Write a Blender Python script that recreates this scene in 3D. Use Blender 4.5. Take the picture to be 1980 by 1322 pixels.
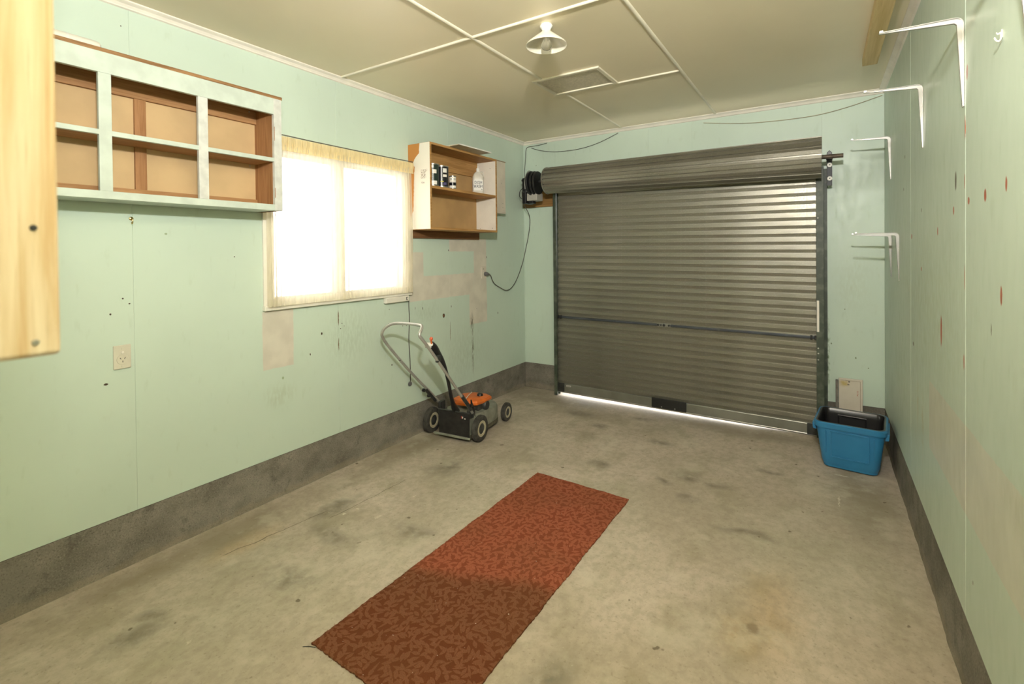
import bpy, bmesh, math, random
from mathutils import Vector, Matrix
random.seed(7)
PI = math.pi
SC = bpy.context.scene
for o in list(bpy.data.objects): bpy.data.objects.remove(o)
COL = SC.collection

# ------------------------------------------------------------------ camera, world, light, exposure
W, D, H, HP = 3.202, 5.40, 2.69, 0.2524          # room width, back wall, ceiling, height of the concrete nib
cam = bpy.data.cameras.new('camera'); cam_o = bpy.data.objects.new('camera', cam); COL.objects.link(cam_o)
yaw, pitch, roll = 0.565994, 0.0109045, -0.0103723
f0 = Vector((-math.sin(yaw), math.cos(yaw), 0)); r0 = Vector((math.cos(yaw), math.sin(yaw), 0)); u0 = Vector((0, 0, 1))
f1 = f0*math.cos(pitch) - u0*math.sin(pitch); u1 = u0*math.cos(pitch) + f0*math.sin(pitch)
r2 = r0*math.cos(roll) + u1*math.sin(roll); u2 = u1*math.cos(roll) - r0*math.sin(roll)
M = Matrix((r2, u2, -f1)).transposed().to_4x4(); M.translation = Vector((2.80415, 0.72614, 1.48202))
cam_o.matrix_world = M
cam.sensor_width = 36; cam.lens = 946.06/1980*36; cam.shift_y = -(661-496.8)/1980
cam.clip_start = 0.02
cam.dof.use_dof = True; cam.dof.focus_distance = 3.6; cam.dof.aperture_fstop = 5.0
SC.camera = cam_o

world = bpy.data.worlds.new('sky'); SC.world = world; world.use_nodes = True
bg = world.node_tree.nodes['Background']; bg.inputs[0].default_value = (1.0, 0.985, 0.96, 1); bg.inputs[1].default_value = 6.0

def area(name, loc, direction, size, power, color):
    l = bpy.data.lights.new(name, 'AREA'); l.shape = 'DISK'; l.size = size; l.energy = power; l.color = color
    o = bpy.data.objects.new(name, l); COL.objects.link(o); o.location = loc
    o.rotation_euler = Vector(direction).to_track_quat('-Z', 'Y').to_euler(); return o
# the photographer's flash, held up under the ceiling over the camera
area('flash', (2.82, 0.76, 2.34), (-0.40, 0.84, 0.66), 0.14, 130, (1.0, 0.965, 0.905))
SC.view_settings.view_transform = 'Standard'; SC.view_settings.look = 'None'
SC.view_settings.gamma = 1; SC.view_settings.use_curve_mapping = False
SC.view_settings.exposure = 0.06

# ------------------------------------------------------------------ mesh helpers
class MB:
    def __init__(s): s.bm = bmesh.new()
    def _add(s, vs, fs, mi=0):
        v = [s.bm.verts.new(p) for p in vs]
        for f in fs:
            try:
                fc = s.bm.faces.new([v[i] for i in f]); fc.material_index = mi
            except ValueError: pass
        return v
    def box(s, x0, x1, y0, y1, z0, z1, m=None, mi=0):
        P = [Vector((x, y, z)) for x in (x0, x1) for y in (y0, y1) for z in (z0, z1)]
        if m is not None: P = [m @ p for p in P]
        s._add(P, [(0,1,3,2),(4,6,7,5),(0,4,5,1),(2,3,7,6),(0,2,6,4),(1,5,7,3)], mi); return s
    def prism(s, poly, ax, a, b, mi=0, m=None):
        def pt(p, d):
            q = {'x': (d, p[0], p[1]), 'y': (p[0], d, p[1]), 'z': (p[0], p[1], d)}[ax]; q = Vector(q)
            return m @ q if m is not None else q
        n = len(poly); vs = [pt(p, a) for p in poly] + [pt(p, b) for p in poly]
        s._add(vs, [tuple(range(n)), tuple(range(2*n-1, n-1, -1))] + [(i, (i+1)%n, n+(i+1)%n, n+i) for i in range(n)], mi); return s
    def loft(s, rings, cap=True, mi=0, closed=True):
        n = len(rings[0]); vs = [p for r in rings for p in r]; fs = []
        for k in range(len(rings)-1):
            for i in range(n if closed else n-1):
                j = (i+1) % n; fs.append((k*n+i, k*n+j, (k+1)*n+j, (k+1)*n+i))
        if cap: fs += [tuple(range(n-1, -1, -1)), tuple(range((len(rings)-1)*n, len(rings)*n))]
        s._add(vs, fs, mi); return s
    def lathe(s, prof, c=(0,0,0), ax='z', n=32, mi=0, cap=False, m=None):
        rings = []
        for r, h in prof:
            ring = []
            for i in range(n):
                t = 2*PI*i/n; a, b = r*math.cos(t), r*math.sin(t)
                q = {'z': (a, b, h), 'x': (h, a, b), 'y': (b, h, a)}[ax]; q = Vector(q) + Vector(c)
                ring.append(m @ q if m is not None else q)
            rings.append(ring)
        return s.loft(rings, cap, mi)
    def tube(s, pts, r, n=10, mi=0, smooth=0, flat=None):
        P = [Vector(p) for p in pts]
        R = list(r) if isinstance(r, (list, tuple)) else [r]*len(P)
        for _ in range(smooth):
            Q, S = [P[0]], [R[0]]
            for i in range(len(P)-1):
                Q += [P[i]*.75+P[i+1]*.25, P[i]*.25+P[i+1]*.75]; S += [R[i]*.75+R[i+1]*.25, R[i]*.25+R[i+1]*.75]
            Q.append(P[-1]); S.append(R[-1]); P, R = Q, S
        rings = []; up = None
        for i, p in enumerate(P):
            t = (P[min(i+1, len(P)-1)] - P[max(i-1, 0)]).normalized()
            if up is None:
                up = Vector((0, 0, 1)) if abs(t.z) < .9 else Vector((1, 0, 0))
            a = t.cross(up).normalized(); up = a.cross(t).normalized(); b = up
            fa, fb = flat if flat else (1, 1)
            rings.append([p + (a*math.cos(2*PI*k/n)*fa + b*math.sin(2*PI*k/n)*fb)*R[i] for k in range(n)])
        return s.loft(rings, True, mi)
    def build(s, name, mat, parent=None, label=None, bevel=0, smooth=False, seg=2):
        bm = s.bm; bmesh.ops.recalc_face_normals(bm, faces=bm.faces)
        me = bpy.data.meshes.new(name); bm.to_mesh(me); bm.free()
        for m in (mat if isinstance(mat, (list, tuple)) else [mat]): me.materials.append(m)
        o = bpy.data.objects.new(name, me); COL.objects.link(o)
        if parent is not None: o.parent = parent
        if label: o['label'] = label
        if smooth:
            for p in me.polygons: p.use_smooth = True
            md = o.modifiers.new('wn', 'EDGE_SPLIT'); md.split_angle = math.radians(38)
        if bevel:
            b = o.modifiers.new('bevel', 'BEVEL'); b.width = bevel; b.segments = seg; b.limit_method = 'ANGLE'; b.angle_limit = math.radians(40)
        return o
def tag(o, label, cat, group=None):
    o['label'] = label; o['category'] = cat
    if group: o['group'] = group
    return o
def thing(name, label, cat, loc=(0,0,0), rotz=0, group=None):
    o = bpy.data.objects.new(name, None); COL.objects.link(o); o.location = loc; o.rotation_euler = (0, 0, rotz)
    o.empty_display_size = .05
    return tag(o, label, cat, group)
def struct(o): o['kind'] = 'structure'; return o
def sempty(name):
    o = bpy.data.objects.new(name, None); COL.objects.link(o); o.empty_display_size = .05; return struct(o)
def dup(o, parent=None):
    c = o.copy(); COL.objects.link(c); c.parent = parent
    for ch in list(o.children): dup(ch, c)
    return c
def rrect(w, l, r, z, n=5, cx=0, cy=0):
    out = []
    for qx, qy, a0 in ((1, 1, 0), (-1, 1, PI/2), (-1, -1, PI), (1, -1, 1.5*PI)):
        for k in range(n+1):
            a = a0 + PI/2*k/n
            out.append(Vector((cx+qx*(w/2-r)+r*math.cos(a), cy+qy*(l/2-r)+r*math.sin(a), z)))
    return out

# ------------------------------------------------------------------ materials
class NT:
    def __init__(s, name, rough=.6, metal=0, spec=.5):
        s.m = bpy.data.materials.new(name); s.m.use_nodes = True; s.t = s.m.node_tree; s.b = s.t.nodes['Principled BSDF']
        s.b.inputs['Roughness'].default_value = rough; s.b.inputs['Metallic'].default_value = metal
        s.b.inputs['Specular IOR Level'].default_value = spec
        s.co = s.t.nodes.new('ShaderNodeTexCoord').outputs['Object']; s._xyz = None
    def n(s, ty, **kw):
        d = s.t.nodes.new(ty)
        for k, v in kw.items(): setattr(d, k, v)
        return d
    def put(s, sock, v):
        if isinstance(v, bpy.types.NodeSocket): s.t.links.new(v, sock)
        elif isinstance(v, (tuple, list)) and len(v) == 3 and sock.type == 'RGBA': sock.default_value = (*v, 1)
        else: sock.default_value = v
    def math(s, op, a, b=0, c=None):
        d = s.n('ShaderNodeMath', operation=op); s.put(d.inputs[0], a); s.put(d.inputs[1], b)
        if c is not None: s.put(d.inputs[2], c)
        return d.outputs[0]
    def vec(s, op, a, b=(0,0,0)):
        d = s.n('ShaderNodeVectorMath', operation=op); s.put(d.inputs[0], a); s.put(d.inputs[1], b)
        return d.outputs['Value'] if op in ('LENGTH', 'DISTANCE') else d.outputs[0]
    def noise(s, scale, detail=4, stretch=(1,1,1), rough=.5, dist=0, off=(0,0,0), color=False):
        mp = s.n('ShaderNodeMapping'); s.put(mp.inputs['Vector'], s.co); mp.inputs['Scale'].default_value = stretch; mp.inputs['Location'].default_value = off
        d = s.n('ShaderNodeTexNoise'); s.put(d.inputs['Vector'], mp.outputs[0]); d.inputs['Scale'].default_value = scale
        d.inputs['Detail'].default_value = detail; d.inputs['Roughness'].default_value = rough; d.inputs['Distortion'].default_value = dist
        return d.outputs['Color' if color else 'Fac']
    def ramp(s, fac, a, b, lo=0., hi=1.):
        d = s.n('ShaderNodeMapRange'); s.put(d.inputs[0], fac); d.inputs[1].default_value = a; d.inputs[2].default_value = b
        d.inputs[3].default_value = lo; d.inputs[4].default_value = hi; d.interpolation_type = 'SMOOTHSTEP'; return d.outputs[0]
    def mix(s, fac, a, b, mode='MIX'):
        d = s.n('ShaderNodeMix', data_type='RGBA', blend_type=mode); s.put(d.inputs[0], fac); s.put(d.inputs[6], a); s.put(d.inputs[7], b); return d.outputs[2]
    def xyz(s):
        if s._xyz is None:
            d = s.n('ShaderNodeSeparateXYZ'); s.put(d.inputs[0], s.co); s._xyz = d.outputs
        return s._xyz
    def warp(s, amp, scale=14):
        c = s.noise(scale, 3, color=True)
        d = s.vec('SUBTRACT', c, (.5,.5,.5)); d = s.vec('SCALE', d); d.node.inputs['Scale'].default_value = amp*2
        return s.vec('ADD', s.co, d)
    def rects(s, ax, lst, co, soft=.004):
        sp = s.n('ShaderNodeSeparateXYZ'); s.put(sp.inputs[0], co); u, v = sp.outputs[ax[0]], sp.outputs[ax[1]]; out = None
        for u0, u1, v0, v1 in lst:
            a = s.math('SUBTRACT', s.math('ABSOLUTE', s.math('SUBTRACT', u, (u0+u1)/2)), abs(u1-u0)/2)
            b = s.math('SUBTRACT', s.math('ABSOLUTE', s.math('SUBTRACT', v, (v0+v1)/2)), abs(v1-v0)/2)
            m = s.ramp(s.math('MAXIMUM', a, b), soft, -soft)
            out = m if out is None else s.math('MAXIMUM', out, m)
        return out
    def dots(s, lst, co, inner=.7):
        """lst of (centre xyz, radii xyz)"""
        out = None
        for c, r in lst:
            v = s.vec('MULTIPLY', s.vec('SUBTRACT', co, c), tuple(1/q for q in r))
            m = s.ramp(s.vec('LENGTH', v), 1.0, inner)
            out = m if out is None else s.math('MAXIMUM', out, m)
        return out
    def bump(s, h, strength=.3, dist=.002):
        d = s.n('ShaderNodeBump'); d.inputs['Strength'].default_value = strength; d.inputs['Distance'].default_value = dist
        s.put(d.inputs['Height'], h); s.put(s.b.inputs['Normal'], d.outputs[0]); return s
    def col(s, c): s.put(s.b.inputs['Base Color'], c); return s
    def rgh(s, v): s.put(s.b.inputs['Roughness'], v); return s
def plain(name, c, rough=.5, metal=0, var=.12, scale=8, spec=.5):
    n = NT(name, rough, metal, spec); f = n.noise(scale, 4)
    n.col(n.mix(n.ramp(f, .3, .7), tuple(q*(1-var) for q in c), tuple(min(1, q*(1+var)) for q in c))); return n.m
def wood(name, c1, c2, ax=2, scale=9, rough=.6, knots=0.0):
    n = NT(name, rough, spec=.3); st = [7, 7, 7]; st[ax] = .35
    a = n.noise(scale, 5, tuple(st), .55, .6); b = n.noise(scale*6, 3, tuple(st), .5, 0)
    c = n.mix(n.ramp(a, .3, .7), c1, c2)
    c = n.mix(n.math('MULTIPLY', n.ramp(b, .55, .8), .35), c, tuple(q*.6 for q in c1))
    if knots:
        k = n.ramp(n.noise(5, 1, (1, 1, 1), off=(3.1, .4, 1.7)), .73, .80); c = n.mix(n.math('MULTIPLY', k, knots), c, tuple(q*.35 for q in c1))
    n.col(c); n.bump(b, .15, .001); return n.m

MINT = (.57, .68, .58); PATCH = (.66, .62, .53)
def mint(name, patches=None, ax=(1, 2), holes=None, grime=None, pf=1.0, warp=.006):
    n = NT(name, .42, spec=.45)
    v = n.noise(1.3, 5); v2 = n.noise(26, 4, (1, 1, .35))
    c = n.mix(n.ramp(v, .3, .7), tuple(q*.955 for q in MINT), tuple(q*1.03 for q in MINT))
    c = n.mix(n.math('MULTIPLY', n.ramp(v2, .60, .75), .14), c, (.36, .44, .30))
    if patches:
        m = n.rects(ax, patches, n.warp(warp)); pv = n.noise(7, 5)
        c = n.mix(n.math('MULTIPLY', m, pf), c, n.mix(n.ramp(pv, .3, .7), tuple(q*.9 for q in PATCH), tuple(q*1.05 for q in PATCH)))
    if grime:
        for lst, colr, st, wp in grime:
            m = n.dots(lst, n.warp(wp, 30), .0); br = n.ramp(n.noise(60, 5, (1, 1, .3)), .35, .6)
            c = n.mix(n.math('MULTIPLY', n.math('MULTIPLY', m, br), st), c, colr)
    if holes:
        for lst, colr in holes: c = n.mix(n.dots(lst, n.warp(.003, 60)), c, colr)
    n.col(c); n.rgh(n.ramp(v2, .3, .8, .36, .52)); n.bump(n.noise(3.0, 3), .12, .02); return n.m

def dl(y, z, ry=.005, rz=.005): return ((0, y, z), (.5, ry, rz))
def dr(y, z, ry=.006, rz=.02): return ((W, y, z), (.5, ry, rz))
M_wallL = mint('mint_wall_left',
    patches=[(2.375, 2.575, .79, 1.14), (3.60, 3.765, 1.09, 1.485), (3.60, 4.46, 1.085, 1.285), (4.10, 4.665, 1.49, 1.61),
             (4.46, 4.665, 1.09, 1.60), (4.385, 4.67, .80, 1.12)],
    holes=[([dl(1.622,.887,.010,.006), dl(1.643,1.209), dl(1.692,1.279), dl(1.718,1.252,.004,.004), dl(2.779,.952,.008,.010), dl(2.691,.831,.004,.009),
             dl(2.941,1.0,.004,.004), dl(2.93,.965,.004,.004), dl(2.96,.98,.003,.003), dl(4.015,.929,.018,.022), dl(2.217,1.47,.004,.004), dl(3.38,1.05,.004,.004),
             dl(3.37,.94,.003,.004), dl(3.52,.905,.004,.004), dl(3.56,.90,.004,.004), dl(4.09,1.50,.005,.010), dl(4.67,1.43,.005,.012), dl(4.86,.86,.006,.012),
             dl(4.50,.94,.003,.003), dl(3.40,.62,.006,.009), dl(4.12,1.0,.004,.012), dl(3.75,1.02,.004,.014), dl(3.66,1.03,.003,.012), dl(1.705,2.57,.003,.004), dl(4.75,.50,.003,.003)],
            (.045, .025, .012)),
           ([dl(2.912,.86,.004,.05), dl(2.912,1.04,.005,.06), dl(4.10,.78,.003,.10)], (.18, .13, .07)),
           ([dl(4.016,.928,.009,.012)], (.22, .08, .02)),
           ([dl(1.878,1.59,.008,.006), dl(2.5,.72,.008,.01)], (.30, .38, .24))],
    grime=[([((0, 4.425, .80), (.5, .035, .15)), ((0, 4.43, .55), (.5, .022, .32))], (.10, .085, .04), 1.0, .012),
           ([((0, 3.8, .98), (.5, .25, .10)), ((0, 4.3, .55), (.5, .5, .35)), ((0, 3.0, .9), (.5, .3, .3))], (.23, .30, .19), .20, .05),
           ([((0, 2.48, .62), (.5, .16, .10))], (.30, .33, .18), .25, .03)])
M_wallR = mint('mint_wall_right',
    patches=[(-1, 3.55, .595, .89)], pf=.62,
    holes=[([dr(2.872,2.05,.012,.03), dr(2.9,1.879,.006,.05), dr(2.662,1.632,.014,.022), dr(2.468,1.643,.010,.022), dr(2.852,1.631,.014,.014),
             dr(3.067,1.613,.012,.018), dr(3.358,1.548,.012,.02), dr(4.05,1.541,.02,.016), dr(3.287,1.148,.018,.07), dr(2.51,1.352,.010,.03),
             dr(2.915,1.097,.008,.03), dr(2.905,1.70,.006,.03), dr(2.905,1.38,.005,.05), dr(3.75,1.38,.012,.012)], (.42, .115, .06)),
           ([dr(3.034,1.716,.014,.038)], (.10, .09, .06)),
           ([dr(4.3,2.0,.012,.012), dr(4.35,1.82,.012,.012), dr(3.75,1.66,.01,.012), dr(4.0,.98,.02,.012), dr(2.60,1.25,.004,.02), dr(2.8,.42,.005,.008)], (.14, .13, .08))],
    grime=[([dr(3.6,1.2,1.2,.6), dr(4.4,.75,.5,.35), dr(2.2,.85,.5,.12)], (.36, .41, .22), .28, .08),
           ([dr(3.72,.62,.03,.25), dr(3.86,.7,.03,.18)], (.42, .36, .14), .5, .03)])
M_wallB = mint('mint_wall_back', ax=(0, 2),
    holes=[([((3.02, D, .62), (.005, .5, .008)), ((2.95, D, 1.0), (.004, .5, .005)), ((2.86, D, .72), (.005, .5, .008)), ((.16, D, 2.42), (.004, .5, .006)), ((3.1,D,.55),(.005,.5,.006))], (.20, .25, .15))],
    grime=[([((2.83, D, .6), (.022, .5, .45))], (.10, .14, .06), 1.0, .03), ([((3.0, D, 1.2), (.2, .5, .4))], (.36, .42, .25), .15, .05)])
M_mint = mint('mint_wall_rear')

n = NT('ceiling_paint', .33, spec=.5); v = n.noise(1.1, 4)
n.col(n.mix(n.ramp(v, .3, .7), (.80, .71, .51), (.85, .755, .555))); n.bump(n.noise(5, 3), .06, .02); M_ceil = n.m
M_trim = plain('trim_paint', (.82, .77, .68), .42, var=.05)
M_bead = plain('bead_paint', (.80, .745, .60), .42, var=.05)

n = NT('nib_concrete', .88, spec=.2)
a = n.noise(5, 7, (1, 1, 1.2), .62); b_ = n.noise(150, 6, rough=.65); c_ = n.noise(2.2, 4, off=(5, 2, 1))
c = n.mix(n.ramp(a, .32, .68), (.15, .138, .113), (.25, .23, .195)); c = n.mix(n.math('MULTIPLY', n.ramp(b_, .54, .66), .7), c, (.08, .07, .055)); c = n.mix(n.math('MULTIPLY', n.ramp(b_, .46, .36), .4), c, (.34, .315, .265)); c = n.mix(n.math('MULTIPLY', n.ramp(n.noise(11, 6, rough=.7, off=(2,3,4)), .56, .66), .5), c, (.085, .078, .062)); c = n.mix(n.math('MULTIPLY', n.ramp(c_, .35, .5, 1, 0), .35), c, (.10, .093, .075))
spk = n.ramp(n.noise(110, 2, rough=.7), .70, .76); zz = n.xyz()[2]
low = n.ramp(n.math('ADD', zz, n.math('MULTIPLY', n.noise(9, 4), -.10)), .0, -.035)
c = n.mix(n.math('MULTIPLY', spk, n.ramp(n.noise(3, 2), .5, .62)), c, (.42, .38, .30)); c = n.mix(n.math('MULTIPLY', low, .28), c, (.33, .28, .19))
n.col(c); n.bump(n.math('ADD', a, n.math('MULTIPLY', b_, .5)), .6, .004); M_nib = n.m

# floor
n = NT('floor_concrete', .62, spec=.35)
a = n.noise(1.0, 6, rough=.6, dist=.4); b_ = n.noise(4.5, 6, (1, .55, 1), .6, off=(2, 7, 0)); sp = n.noise(55, 4, rough=.65); big = n.noise(.55, 3, off=(9, 1, 0))
c = n.mix(n.ramp(a, .3, .7), (.41, .355, .285), (.575, .50, .425)); c = n.mix(n.math('MULTIPLY', n.ramp(b_, .46, .70), .50), c, (.255, .225, .145))
c = n.mix(n.math('MULTIPLY', n.ramp(big, .5, .65), .45), c, (.44, .42, .33))
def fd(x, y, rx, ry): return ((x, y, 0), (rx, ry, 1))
wp = n.warp(.10, 5)
m = n.dots([fd(.54,1.52,.10,.14), fd(.47,1.60,.08,.09), fd(2.05,4.03,.13,.10), fd(2.24,3.98,.13,.07), fd(1.75,4.5,.16,.09), fd(1.95,3.86,.12,.06), fd(2.10,3.72,.10,.05), fd(.93,4.82,.2,.12), fd(.6,2.35,.25,.12),
            fd(2.45,3.5,.22,.06), fd(1.2,4.6,.14,.10), fd(2.0,2.22,.12,.18), fd(.40,2.55,.10,.30), fd(.75,2.05,.22,.12), fd(1.45,4.95,.2,.08), fd(.95,2.62,.18,.10), fd(2.52,4.35,.12,.06), fd(.62,3.3,.16,.25), fd(1.5,3.9,.12,.12)], wp, -.1)
c = n.mix(n.math('MULTIPLY', m, n.ramp(n.noise(12, 7, rough=.65, off=(1,1,1)), .28, .6, .2, .95)), c, (.16, .148, .115))
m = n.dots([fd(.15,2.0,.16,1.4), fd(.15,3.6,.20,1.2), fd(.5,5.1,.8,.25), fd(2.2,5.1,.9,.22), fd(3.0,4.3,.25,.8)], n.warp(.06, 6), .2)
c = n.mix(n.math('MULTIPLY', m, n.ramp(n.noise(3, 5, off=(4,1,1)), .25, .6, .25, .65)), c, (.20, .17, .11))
m = n.dots([fd(2.568,2.822,.028,.045)], n.warp(.02, 30), .5); c = n.mix(n.math('MULTIPLY', m, .8), c, (.10, .10, .09))
m = n.dots([fd(2.62,2.95,.18,.5), fd(2.55,2.75,.14,.18), fd(.30,2.1,.12,.3)], n.warp(.06, 8), .1); c = n.mix(n.math('MULTIPLY', m, .35), c, (.50, .33, .16))
m = n.dots([fd(.69,2.62,.016,.035), fd(.52,2.62,.02,.012), fd(.50,2.54,.012,.014), fd(.70,2.9,.008,.02), fd(2.88,4.15,.006,.10), fd(.75,1.62,.008,.014), fd(2.9,4.55,.05,.012)], n.warp(.015, 40), .4); c = n.mix(n.math('MULTIPLY', m, .75), c, (.70, .66, .55))
c = n.mix(n.ramp(n.noise(24, 8, (1,.8,1), .7, off=(8,8,0)), .38, .64, 0, .42), c, (.28, .24, .175)); c = n.mix(n.math('MULTIPLY', n.ramp(sp, .56, .70), .45), c, (.20, .17, .11)); c = n.mix(n.math('MULTIPLY', n.ramp(n.noise(3.2, 7, rough=.65, off=(0,4,0)), .52, .66), .4), c, (.60, .555, .46)); c = n.mix(n.math('MULTIPLY', n.ramp(n.noise(38, 3, off=(3,3,3)), .68, .74), .25), c, (.62, .56, .42))
spots = n.ramp(n.noise(16, 2, rough=.4, off=(6,2,0)), .74, .775); c = n.mix(n.math('MULTIPLY', spots, .8), c, (.12, .095, .06))
# cracks: two wandering lines
def crack(n, x0, y0, x1, y1, wd=.004):
    co = n.warp(.035, 6); L_ = math.hypot(x1-x0, y1-y0); d = ((x1-x0)/L_, (y1-y0)/L_)
    v = n.vec('SUBTRACT', co, ((x0+x1)/2, (y0+y1)/2, 0)); s1 = n.n('ShaderNodeVectorMath', operation='DOT_PRODUCT'); n.put(s1.inputs[0], v); s1.inputs[1].default_value = (-d[1], d[0], 0)
    s2 = n.n('ShaderNodeVectorMath', operation='DOT_PRODUCT'); n.put(s2.inputs[0], v); s2.inputs[1].default_value = (d[0], d[1], 0)
    return n.math('MULTIPLY', n.ramp(n.math('ABSOLUTE', s1.outputs['Value']), wd, wd*.3), n.ramp(n.math('ABSOLUTE', s2.outputs['Value']), L_/2, L_/2*.85))
cr = n.math('MAXIMUM', crack(n, .30, 1.95, .40, 2.52), crack(n, .47, 2.45, .50, 3.05, .003))
c = n.mix(n.math('MULTIPLY', cr, .8), c, (.09, .075, .045))
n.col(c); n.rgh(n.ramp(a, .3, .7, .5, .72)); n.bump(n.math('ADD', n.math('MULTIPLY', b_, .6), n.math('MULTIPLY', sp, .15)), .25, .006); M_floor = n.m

M_frame = plain('cabinet_paint', (.54, .61, .54), .5, var=.07, scale=14)
M_framew = plain('cabinet_paint_worn', (.60, .61, .57), .5, var=.10, scale=20)
M_hard = plain('hardboard', (.56, .39, .205), .7, var=.07, scale=5)
M_woodY = wood('pine_along_y', (.30, .15, .06), (.43, .235, .105), 1, 9)
M_woodZ = wood('pine_along_z', (.27, .125, .048), (.40, .205, .09), 2, 9, knots=.8)
M_ply = wood('plywood_strip', (.20, .10, .04), (.36, .20, .085), 1, 12)
M_pine = wood('clear_pine', (.43, .29, .145), (.64, .54, .39), 2, 9, .6, knots=.3)
M_pineY = wood('ceiling_pine', (.62, .46, .21), (.78, .61, .33), 1, 4, .55)
M_brown = wood('brown_stained', (.15, .07, .03), (.23, .115, .048), 1, 9)
M_shelf2 = wood('shelf_unit_wood', (.34, .175, .055), (.50, .285, .105), 1, 8)
M_back2 = plain('shelf_unit_back', (.46, .285, .12), .6, var=.12, scale=4)
M_lam = plain('white_laminate', (.80, .75, .67), .35, var=.04)
n = NT('torn_laminate', .4); X, Y, Z = n.xyz(); wz = n.math('ADD', Z, n.math('MULTIPLY', n.math('SUBTRACT', n.noise(9, 4), .5), .05))
cr_ = n.n('ShaderNodeValToRGB'); n.put(cr_.inputs[0], n.math('DIVIDE', wz, .70)); e = cr_.color_ramp.elements
for k, (p_, v_) in enumerate([(0, 0.02), (.10, .03), (.22, .22), (.62, .27), (.70, .30), (.74, .22), (.80, .30), (.86, .50), (1, .54)]):
    q = e[k] if k < 2 else e.new(p_); q.position = p_; q.color = (v_, v_, v_, 1)
m = n.ramp(n.math('SUBTRACT', n.math('ADD', n.math('DIVIDE', X, .232), n.math('MULTIPLY', n.math('SUBTRACT', n.noise(40, 3), .5), .05)), cr_.outputs[0]), .0, .012)
c = n.mix(m, (.50, .21, .045), (.80, .755, .665))
c = n.mix(n.math('MULTIPLY', n.math('MULTIPLY', n.rects((0, 2), [(.135, .19, .40, .455), (.135, .205, .455, .47), (.14, .175, .36, .375)], n.co, .001), n.ramp(n.noise(120, 2, (1, 1, 1.6)), .48, .55)), .8), c, (.20, .13, .10))
n.col(c); M_torn = n.m
M_white = plain('white_gloss', (.78, .76, .71), .3, var=.03)
M_wplast = plain('white_plastic', (.78, .75, .66), .35, var=.03)
M_cream = plain('cream_board', (.66, .60, .50), .5, var=.06)
M_socket = plain('socket_plastic', (.63, .60, .49), .35, var=.05)
M_black = plain('black_plastic', (.012, .012, .013), .4, var=.2)
M_rubber = plain('dirty_rubber', (.045, .042, .036), .8, var=.35, scale=30)
M_dgrey = plain('dark_grey_metal', (.06, .062, .06), .45, .5, var=.25, scale=20)
M_brkt = plain('bracket_enamel', (.44, .43, .40), .25, 0.35, var=.03, spec=.8)
M_steel = plain('steel', (.42, .41, .38), .35, .9, var=.1)
M_brass = plain('brass', (.55, .42, .16), .25, 1, var=.1)
M_wincol = plain('window_paint', (.80, .77, .68), .4, var=.05)
M_cable = plain('grey_cable', (.085, .08, .065), .5, var=.2)
M_cableb = plain('brown_cable', (.36, .33, .22), .6, var=.2)
M_plug = plain('grey_plug', (.13, .13, .13), .4, var=.1)

n = NT('galvanised', .36, .62)
a = n.noise(1.2, 4, (1, 3, 3)); b_ = n.noise(95, 3, rough=.6); c2 = n.noise(7, 5, (.5, 1, 2))
c = n.mix(n.ramp(a, .3, .7), (.205, .195, .155), (.285, .27, .225)); c = n.mix(n.math('MULTIPLY', n.ramp(b_, .5, .7), .3), c, (.42, .40, .35)); c = n.mix(n.math('MULTIPLY', n.ramp(c2, .6, .72), .25), c, (.17, .155, .11))
n.col(c); n.rgh(n.ramp(b_, .3, .7, .31, .44)); M_galv = n.m
n = NT('galv_rail', .4, .8); n.col(n.mix(n.ramp(n.noise(3, 4), .3, .7), (.25, .25, .215), (.36, .36, .32))); M_rail = n.m
n = NT('guide_paint', .5); n.col(n.mix(n.ramp(n.noise(14, 5), .45, .65), (.045, .058, .04), (.09, .105, .075))); M_guide = n.m
M_blackp = plain('dark_bracket_paint', (.035, .038, .045), .5)
M_bar = plain('blue_grey_bar', (.085, .095, .115), .35, .6, var=.15)

n = NT('glass', .02); n.b.inputs['Transmission Weight'].default_value = 1; n.b.inputs['IOR'].default_value = 1.45; n.col((1, 1, 1)); M_glass = n.m
def cloth(name, colr, transp, trans=.55):
    n = NT(name, .9); t = n.t; out = t.nodes['Material Output']
    df = n.n('ShaderNodeBsdfDiffuse'); tl = n.n('ShaderNodeBsdfTranslucent'); tr = n.n('ShaderNodeBsdfTransparent')
    wv = n.noise(60, 3, (1, 1, .15)); cc = n.mix(n.ramp(wv, .3, .7), tuple(q*.85 for q in colr), colr)
    n.put(df.inputs[0], cc); n.put(tl.inputs[0], cc)
    m1 = n.n('ShaderNodeMixShader'); m1.inputs[0].default_value = trans; t.links.new(df.outputs[0], m1.inputs[1]); t.links.new(tl.outputs[0], m1.inputs[2])
    m2 = n.n('ShaderNodeMixShader'); m2.inputs[0].default_value = transp; t.links.new(m1.outputs[0], m2.inputs[1]); t.links.new(tr.outputs[0], m2.inputs[2])
    t.links.new(m2.outputs[0], out.inputs[0]); return n.m
M_curt = cloth('sheer_curtain', (.96, .90, .74), .36, .6)
M_head = cloth('curtain_header', (.90, .76, .45), .05, .35)

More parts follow.
